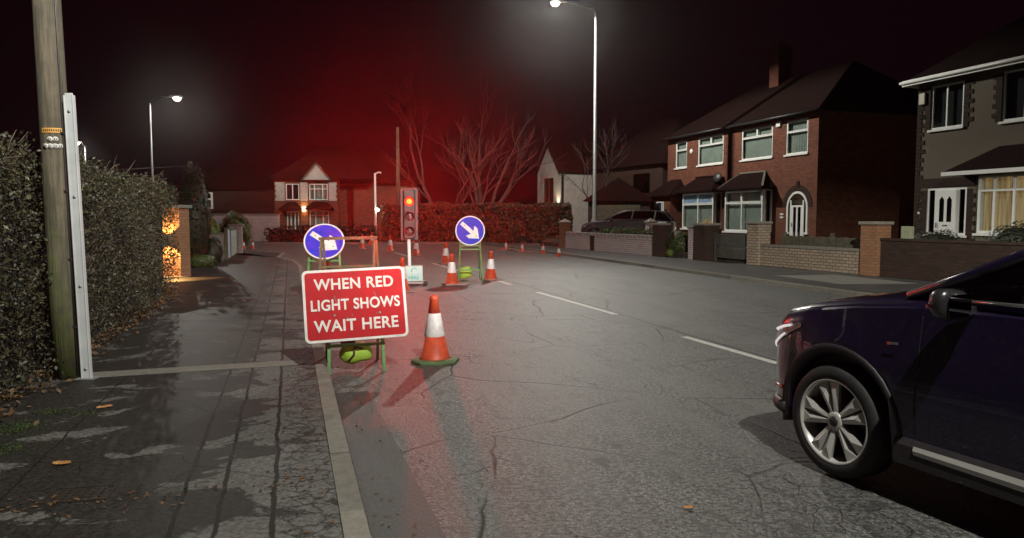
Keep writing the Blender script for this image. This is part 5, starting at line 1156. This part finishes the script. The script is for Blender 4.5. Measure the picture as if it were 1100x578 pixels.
def make_car(label, loc, rz, paint, detailed=True, group=None):
    t = thing('parked_car' if not detailed else 'waiting_car', label, 'car', loc, rz, group)
    ys = sorted(set(list(np.linspace(-2.32, 2.13, 40)) + [2.12, 2.09, 2.05, 2.0, 1.95, -2.30, -2.25] + [ya + d for ya in (YF, YR) for d in (list(np.linspace(-ARCH, ARCH, 17)) + [-ARCH - .004, ARCH + .004])]))
    mb = MB(); vs = []; m = 0
    for y in ys:
        r = side_ring(y); ring = [(-x, y, z) for x, z in r] + [(x, y, z) for x, z in r[-2:0:-1]]; m = len(ring); vs += ring
    fs = [];
    for i in range(len(ys) - 1):
        for j in range(m): fs.append((i * m + j, i * m + (j + 1) % m, (i + 1) * m + (j + 1) % m, (i + 1) * m + j))
    fs += [tuple(range(m - 1, -1, -1)), tuple((len(ys) - 1) * m + j for j in range(m))]
    mb.add(vs, fs, 0, True); body = mb.build('body', paint, t)
    es = body.modifiers.new('edges', 'EDGE_SPLIT'); es.split_angle = R(38)
    # greenhouse
    RYs = [.95, .60, .30, .0, -.3, -.8, -1.4, -1.9, -2.2]; RX = [.80, .755, .715, .68, .665, .66, .655, .645, .66]; RZ = [1.165, 1.325, 1.465, 1.575, 1.60, 1.615, 1.60, 1.53, 1.18]
    BX = [.83, .845, .855, .86, .86, .86, .85, .82, .74]
    BZ = [Zb(y) + .004 for y in RYs]
    rf = MB(); vs = []
    for y, x, z in zip(RYs[3:-1], RX[3:-1], RZ[3:-1]): vs += [(-x, y, z), (-x * .55, y, z + .035), (0, y, z + .045), (x * .55, y, z + .035), (x, y, z)]
    n = len(RYs[3:-1]); rf.add(vs, [(i * 5 + j, i * 5 + j + 1, (i + 1) * 5 + j + 1, (i + 1) * 5 + j) for i in range(n - 1) for j in range(4)], 0, True); rf.build('roof', paint, t, recalc=True)
    def screen(idx, name):
        vs = []
        for i in idx: x, y, z = RX[i], RYs[i], RZ[i]; vs += [(-x, y, z), (-x * .5, y + .05, z + .02), (0, y + .07, z + .03), (x * .5, y + .05, z + .02), (x, y, z)]
        MB().add(vs, [(i * 5 + j, i * 5 + j + 1, (i + 1) * 5 + j + 1, (i + 1) * 5 + j) for i in range(len(idx) - 1) for j in range(4)], 0, True).build(name, M['car_glass'], t)
    screen((0, 1, 2, 3), 'windscreen'); screen((7, 8), 'rear_window')
    for s_ in (-1, 1):
        vs = []
        for i in range(len(RYs)): vs += [(s_ * BX[i], RYs[i], BZ[i]), (s_ * RX[i], RYs[i], RZ[i])]
        MB().add(vs, [(2 * i, 2 * i + 2, 2 * i + 3, 2 * i + 1) for i in range(len(RYs) - 1)], 0, True).build('side_window', M['car_glass'], t)
        pl = MB(); pl.tube([(s_ * (RX[i] + .005), RYs[i] + (.02 if i == 0 else 0), RZ[i] + .004) for i in range(len(RYs))], [.030, .034, .036, .036, .034, .034, .04, .05, .03], 8); pl.build('roof_pillar', paint, t)
        tr = MB(); tr.tube([(s_ * (RX[i] + .018 - .0), RYs[i] - .05, RZ[i] - .040) for i in (1, 2, 3, 4, 5, 6)], .009, 6); tr.tube([(s_ * (BX[i] + .012), RYs[i], BZ[i] + .008) for i in range(1, 8)], .011, 6); tr.build('window_trim', M['chrome' if detailed else 'black_plastic'], t)
        pp = MB(); pp.bar((s_ * .862, -.38, 1.19), (s_ * .672, -.45, 1.59), .05, .09).build('door_pillar', M['black_plastic'], t); pp = MB(); pp.bar((s_ * .85, -1.45, 1.2), (s_ * .665, -1.5, 1.58), .05, .09); pp.build('door_pillar', M['black_plastic'], t)
        # wheel arch cladding
        for ya in (YF, YR):
            cl = MB(); vs = []; n = 22
            for k in range(n + 1):
                a = R(-14 + 208 * k / n); 
                for rr_, o in ((ARCH - .006, -.02), (ARCH - .004, .016), (ARCH + .055, .014), (ARCH + .062, -.004)):
                    y = ya + rr_ * math.cos(a); z = WR + rr_ * math.sin(a); xx = body_x(min(y, 2.1), max(z, .28)); vs.append((s_ * (xx + o), y, z))
            cl.add(vs, [(4 * k + j, 4 * k + j + 1, 4 * k + 5 + j, 4 * k + 4 + j) for k in range(n) for j in range(3)], 0, True); cl.build('arch_cladding', M['cladding'], t)
        si = MB(); vs = []
        yy = np.linspace(-.93, .93, 9)
        for y in yy: vs += [(s_ * .885, y, .24), (s_ * .945, y, .25), (s_ * .948, y, .36), (s_ * .925, y, .40)]
        si.add(vs, [(4 * i + j, 4 * i + j + 1, 4 * i + 5 + j, 4 * i + 4 + j) for i in range(8) for j in range(3)], 0, False); si.build('sill', M['cladding'], t)
        st = MB(); vs = []
        for y in np.linspace(-.9, .80, 9): w2 = .024 + .014 * (.8 - y) / 1.7; vs += [(s_ * .948, y, .345 - w2), (s_ * .956, y, .345), (s_ * .948, y, .345 + w2)]
        st.add(vs, [(3 * i + j, 3 * i + j + 1, 3 * i + 4 + j, 3 * i + 3 + j) for i in range(8) for j in range(2)]); st.build('sill_trim', M['alloy'], t)
        # door seams
        for y0 in (.82, -.42, -1.28):
            sm = MB(); vs = []
            for z in np.linspace(.42, Zb(y0) - .03, 12): xx = body_x(y0, z); vs += [(s_ * (xx + .002), y0 - .004, z), (s_ * (xx + .002), y0 + .004, z)]
            sm.add(vs, [(2 * i, 2 * i + 1, 2 * i + 3, 2 * i + 2) for i in range(11)]).build('panel_gap', M['ink'], t, recalc=False)
        sm = MB(); vs = []
        for y in np.linspace(.86, 1.9, 14): z = Zb(y) - .028; xx = body_x(y, z); vs += [(s_ * (xx + .002), y, z - .003), (s_ * (xx + .002), y, z + .003)]
        sm.add(vs, [(2 * i, 2 * i + 1, 2 * i + 3, 2 * i + 2) for i in range(13)]); sm.build('panel_gap', M['ink'], t, recalc=False)
        for y0 in (-.25, -1.15): MB().box(min(s_ * .93, s_ * .965), max(s_ * .93, s_ * .965), y0 - .11, y0 + .11, .985, 1.015).build('door_handle', paint, t, bevel=.008)
        # headlight
        hl = MB(); vs = []; ny, nz = 12, 6
        for i in range(ny + 1):
            q = i / ny; y = 1.70 + .38 * q; za = .93 - .10 * q ** 1.2; zc_ = za - (.03 + .11 * q)
            for j in range(nz + 1): z = zc_ + (za - zc_) * j / nz; vs.append((s_ * (body_x(y, z) + .006), y + .006 * q, z))
        hl.add(vs, [(i * (nz + 1) + j, i * (nz + 1) + j + 1, (i + 1) * (nz + 1) + j + 1, (i + 1) * (nz + 1) + j) for i in range(ny) for j in range(nz)], 0, True)
        ho = hl.build('headlight', M['headlamp'], t)
        dr_ = MB(); pts = []
        for i in range(8): q = .25 + .75 * i / 7; y = 1.70 + .38 * q; z = .93 - .10 * q ** 1.2 - .012; pts.append((s_ * (body_x(y, z) + .010), y + .01, z))
        dr_.tube(pts, .008, 6); pts = []
        for i in range(6): q = .4 + .6 * i / 5; y = 1.70 + .38 * q; z = .93 - .10 * q ** 1.2 - (.03 + .11 * q) + .012; pts.append((s_ * (body_x(y, z) + .010), y + .01, z))
        dr_.tube(pts, .006, 6); dr_.build('light_strip', M['drl'] if detailed else M['chrome'], ho)
        # rear light
        rl = MB(); vs = []
        for i in range(7):
            y = -2.27 + .35 * i / 6
            for z in (.92, .98, 1.02): vs.append((s_ * (body_x(y, z) + .006), y - .004, z))
        rl.add(vs, [(i * 3 + j, i * 3 + j + 1, (i + 1) * 3 + j + 1, (i + 1) * 3 + j) for i in range(6) for j in range(2)], 0, True); rl.build('rear_light', nmat('red_lens', (.25, .01, .01), None, 5, .15), t)
        # mirror
        mi = MB(); vs = []; nu, nv = 14, 8; f_ = lambda q, e: math.copysign(abs(q) ** e, q)
        for j in range(nv + 1):
            ph = -PI / 2 + PI * j / nv
            for i in range(nu): th = 2 * PI * i / nu; cx, sy_, sz_ = f_(math.cos(th), .75) * f_(math.cos(ph), .6), f_(math.sin(th), .8) * f_(math.cos(ph), .6), f_(math.sin(ph), .8); vs.append((s_ * (1.02 + .115 * cx), .56 + (.085 if sy_ > 0 else .045) * sy_, 1.175 + .083 * sz_ + .012 * cx))
        mi.add(vs, [(j * nu + i, j * nu + (i + 1) % nu, (j + 1) * nu + (i + 1) % nu, (j + 1) * nu + i) for j in range(nv) for i in range(nu)], 0, True)
        mo = mi.build('door_mirror', M['mirror_cap'], t); MB().bar((s_ * .84, .57, 1.15), (s_ * .97, .56, 1.13), .06, .035).build('mirror_arm', M['black_plastic'], mo)
        MB().prism(rrect(.165, .115, .035), .5135, .518, Matrix.Translation((s_ * 1.022, 0, 1.175))).build('mirror_glass', M['mirror'], mo)
        ind = MB(); vs = []
        for i in range(9): a = -.05 + i * .16; cx = .3 + .7 * math.sin(a); vs += [(s_ * (1.02 + .119 * min(cx, 1)), .56 + .09 * math.cos(a) ** .8 + .004 if math.cos(a) > 0 else .56, 1.158), (s_ * (1.02 + .119 * min(cx, 1)), .56 + .09 * math.cos(a) ** .8 + .004 if math.cos(a) > 0 else .56, 1.178)]
        ind.add(vs, [(2 * i, 2 * i + 2, 2 * i + 3, 2 * i + 1) for i in range(8)], 0, True); ind.build('indicator', M['ind'], mo, recalc=False)
    # bumper lower trim, grille
    gr_ = MB(); gr_.prism(rrect(.9, .36, .06), 0, .012, Matrix.Translation((0, 2.130, .62))); gr_.build('grille', M['black_plastic'], t)
    bt = MB(); pts = [(x, y, .33) for x, y in [(-body_x(y, .40) + .022, y) for y in (1.83, 1.90, 1.97, 2.04, 2.10)] + [(body_x(y, .40) - .022, y) for y in (2.10, 2.04, 1.97, 1.90, 1.83)]]; bt.tube(pts, .05, 8); bt.build('bumper_lip', M['cladding'], t)
    rs = MB(); pts = [(x, y, .46) for x, y in [(-body_x(y, .46) - .004, y) for y in (1.85, 1.92, 1.99, 2.05)]]; rs.tube(pts, .010, 6); rs.build('reflector_strip', M['ind'], t)
    MB().box(-.26, .26, 2.144, 2.152, .44, .55).build('number_plate', M['sign_white'], t)
    MB().bar((-.929, .985, .908), (-.9285, .935, .912), .004, .014).build('badge', M['chrome'], t); MB().bar((-.929, 1.005, .906), (-.929, .988, .9075), .004, .016).build('badge', M['ind'], t)
    if detailed:
        for s_ in (-1, 1):      # dipped beam: little light thrown down on the road just ahead
            hl_ = light('headlamp_light', 'SPOT', (s_ * .66, 2.19, .84), 800, (1.0, .95, .88), t, .05, rot=(R(89.6), 0, 0), spot=84, blend=.9)
            hl_.data.use_nodes = True; n2 = hl_.data.node_tree; tc = N(n2, 'ShaderNodeTexCoord'); sp = N(n2, 'ShaderNodeSeparateXYZ'); n2.links.new(tc.outputs['Normal'], sp.inputs[0])
            dn = mth(n2, 'MULTIPLY', mth(n2, 'MAXIMUM', mth(n2, 'MULTIPLY', sp.outputs[1], -1.0), 0.0), 16.0)
            n2.links.new(mth(n2, 'DIVIDE', 1.0, mth(n2, 'ADD', 1.0, mth(n2, 'MULTIPLY', dn, dn))), n2.nodes['Emission'].inputs['Strength'])
    # interior
    it = MB(); it.box(-.78, .78, -1.7, .85, .5, 1.0); 
    for x in (-.38, .38): it.box(x - .24, x + .24, -.55, -.38, 1.0, 1.32); it.box(x - .12, x + .12, -.55, -.42, 1.33, 1.5)
    it.build('interior', M['seat_cloth'], t, bevel=.03)
    MB().lathe([(.165, -.015), (.19, 0), (.165, .015), (.15, 0)], 20, M4=Matrix.Translation((.38, .28, 1.08)) @ Matrix.Rotation(R(-65), 4, 'X'), closed=True).build('steering_wheel', M['black_plastic'], t)
    # wheels
    for s_ in (-1, 1):
        for ya in (YF, YR):
            wt = bpy.data.objects.new('wheel', None); C.objects.link(wt); wt.parent = t; wt.location = (s_ * .82, ya, WR); wt.rotation_euler = (0, R(90) * s_, 0)
            wt.rotation_euler.rotate_axis('Z', R(12) if detailed else 0)
            MB().lathe([(.262, -.115), (.30, -.118), (.335, -.105), (.352, -.07), (.355, 0), (.352, .07), (.338, .100), (.315, .114), (.285, .116), (.264, .108), (.262, .1)], 48, closed=True).build('tyre', M['rubber'], wt)
            MB().lathe([(.266, .108), (.262, .112), (.250, .106), (.240, .07), (.232, -.08), (.25, -.11), (.266, -.114)], 48, closed=True).build('rim', M['alloy'], wt)
            MB().lathe([(0, .0), (.20, 0), (.232, -.05)], 32).build('brake_disc', M['alloy_dark'], wt)
            sp = MB()
            for k in range(5):
                Rk = Matrix.Rotation(2 * PI * k / 5, 4, 'Z')
                for sg in (-1, 1):      # paired blades, wide and twisted at the rim
                    a = [(.040, sg * .003, .086), (.040, sg * .028, .080), (.243, sg * .090, .098), (.248, sg * .007, .090)]
                    top_ = [Rk @ Vector(q) for q in a]; bot = [Rk @ Vector((q[0], q[1] * .9, q[2] - .03)) for q in a]
                    mid = Rk @ Vector((.17, sg * .034, .108))
                    sp.add(top_ + bot + [mid], [(0, 1, 8), (1, 2, 8), (2, 3, 8), (3, 0, 8), (7, 6, 5, 4), (0, 4, 5, 1), (1, 5, 6, 2), (2, 6, 7, 3), (3, 7, 4, 0)], 0)
            sp.build('spokes', M['alloy'], wt)
            MB().lathe([(.062, .05), (.06, .088), (.045, .094)], 20).build('hub', M['alloy'], wt); MB().lathe([(.034, .09), (.032, .10), (0, .101)], 16).build('hub_cap', M['black_plastic'], wt)
    return t
hm_, hnt_, hb_2 = mat_new('headlamp_glass'); S(hb_2, 'Base Color', rgb((.30, .28, .30))); S(hb_2, 'Metallic', .85); S(hb_2, 'Roughness', .16); S(hb_2, 'Coat Weight', 1.0); bump(hnt_, hb_2, noise(hnt_, coords(hnt_), 26, 2), .35, .02); M['headlamp'] = hm_
M['mirror'] = nmat('mirror_silvering', (.10, .10, .11), None, 4, .04, 1.0)
M['drl'] = emit('running_light_lit', (1.0, .90, .9), 0.7)
M['ind'] = nmat('red_pink_lens', (.55, .10, .09), (.45, .07, .06), 8, .2)
M['mirror_cap'] = nmat('grey_mirror_cap', (.05, .05, .055), (.04, .04, .045), 5, .3, .5, coat=.6)
make_car('dark purple car waiting at the near right, front wheel and mirror in view', (3.38, 3.60, 0), R(23.3), M['paintwork'])
make_car('dark unlit car parked on the drive behind the castellated wall', (5.6, 36.2, .30), R(72), M['silver_paint'], False)
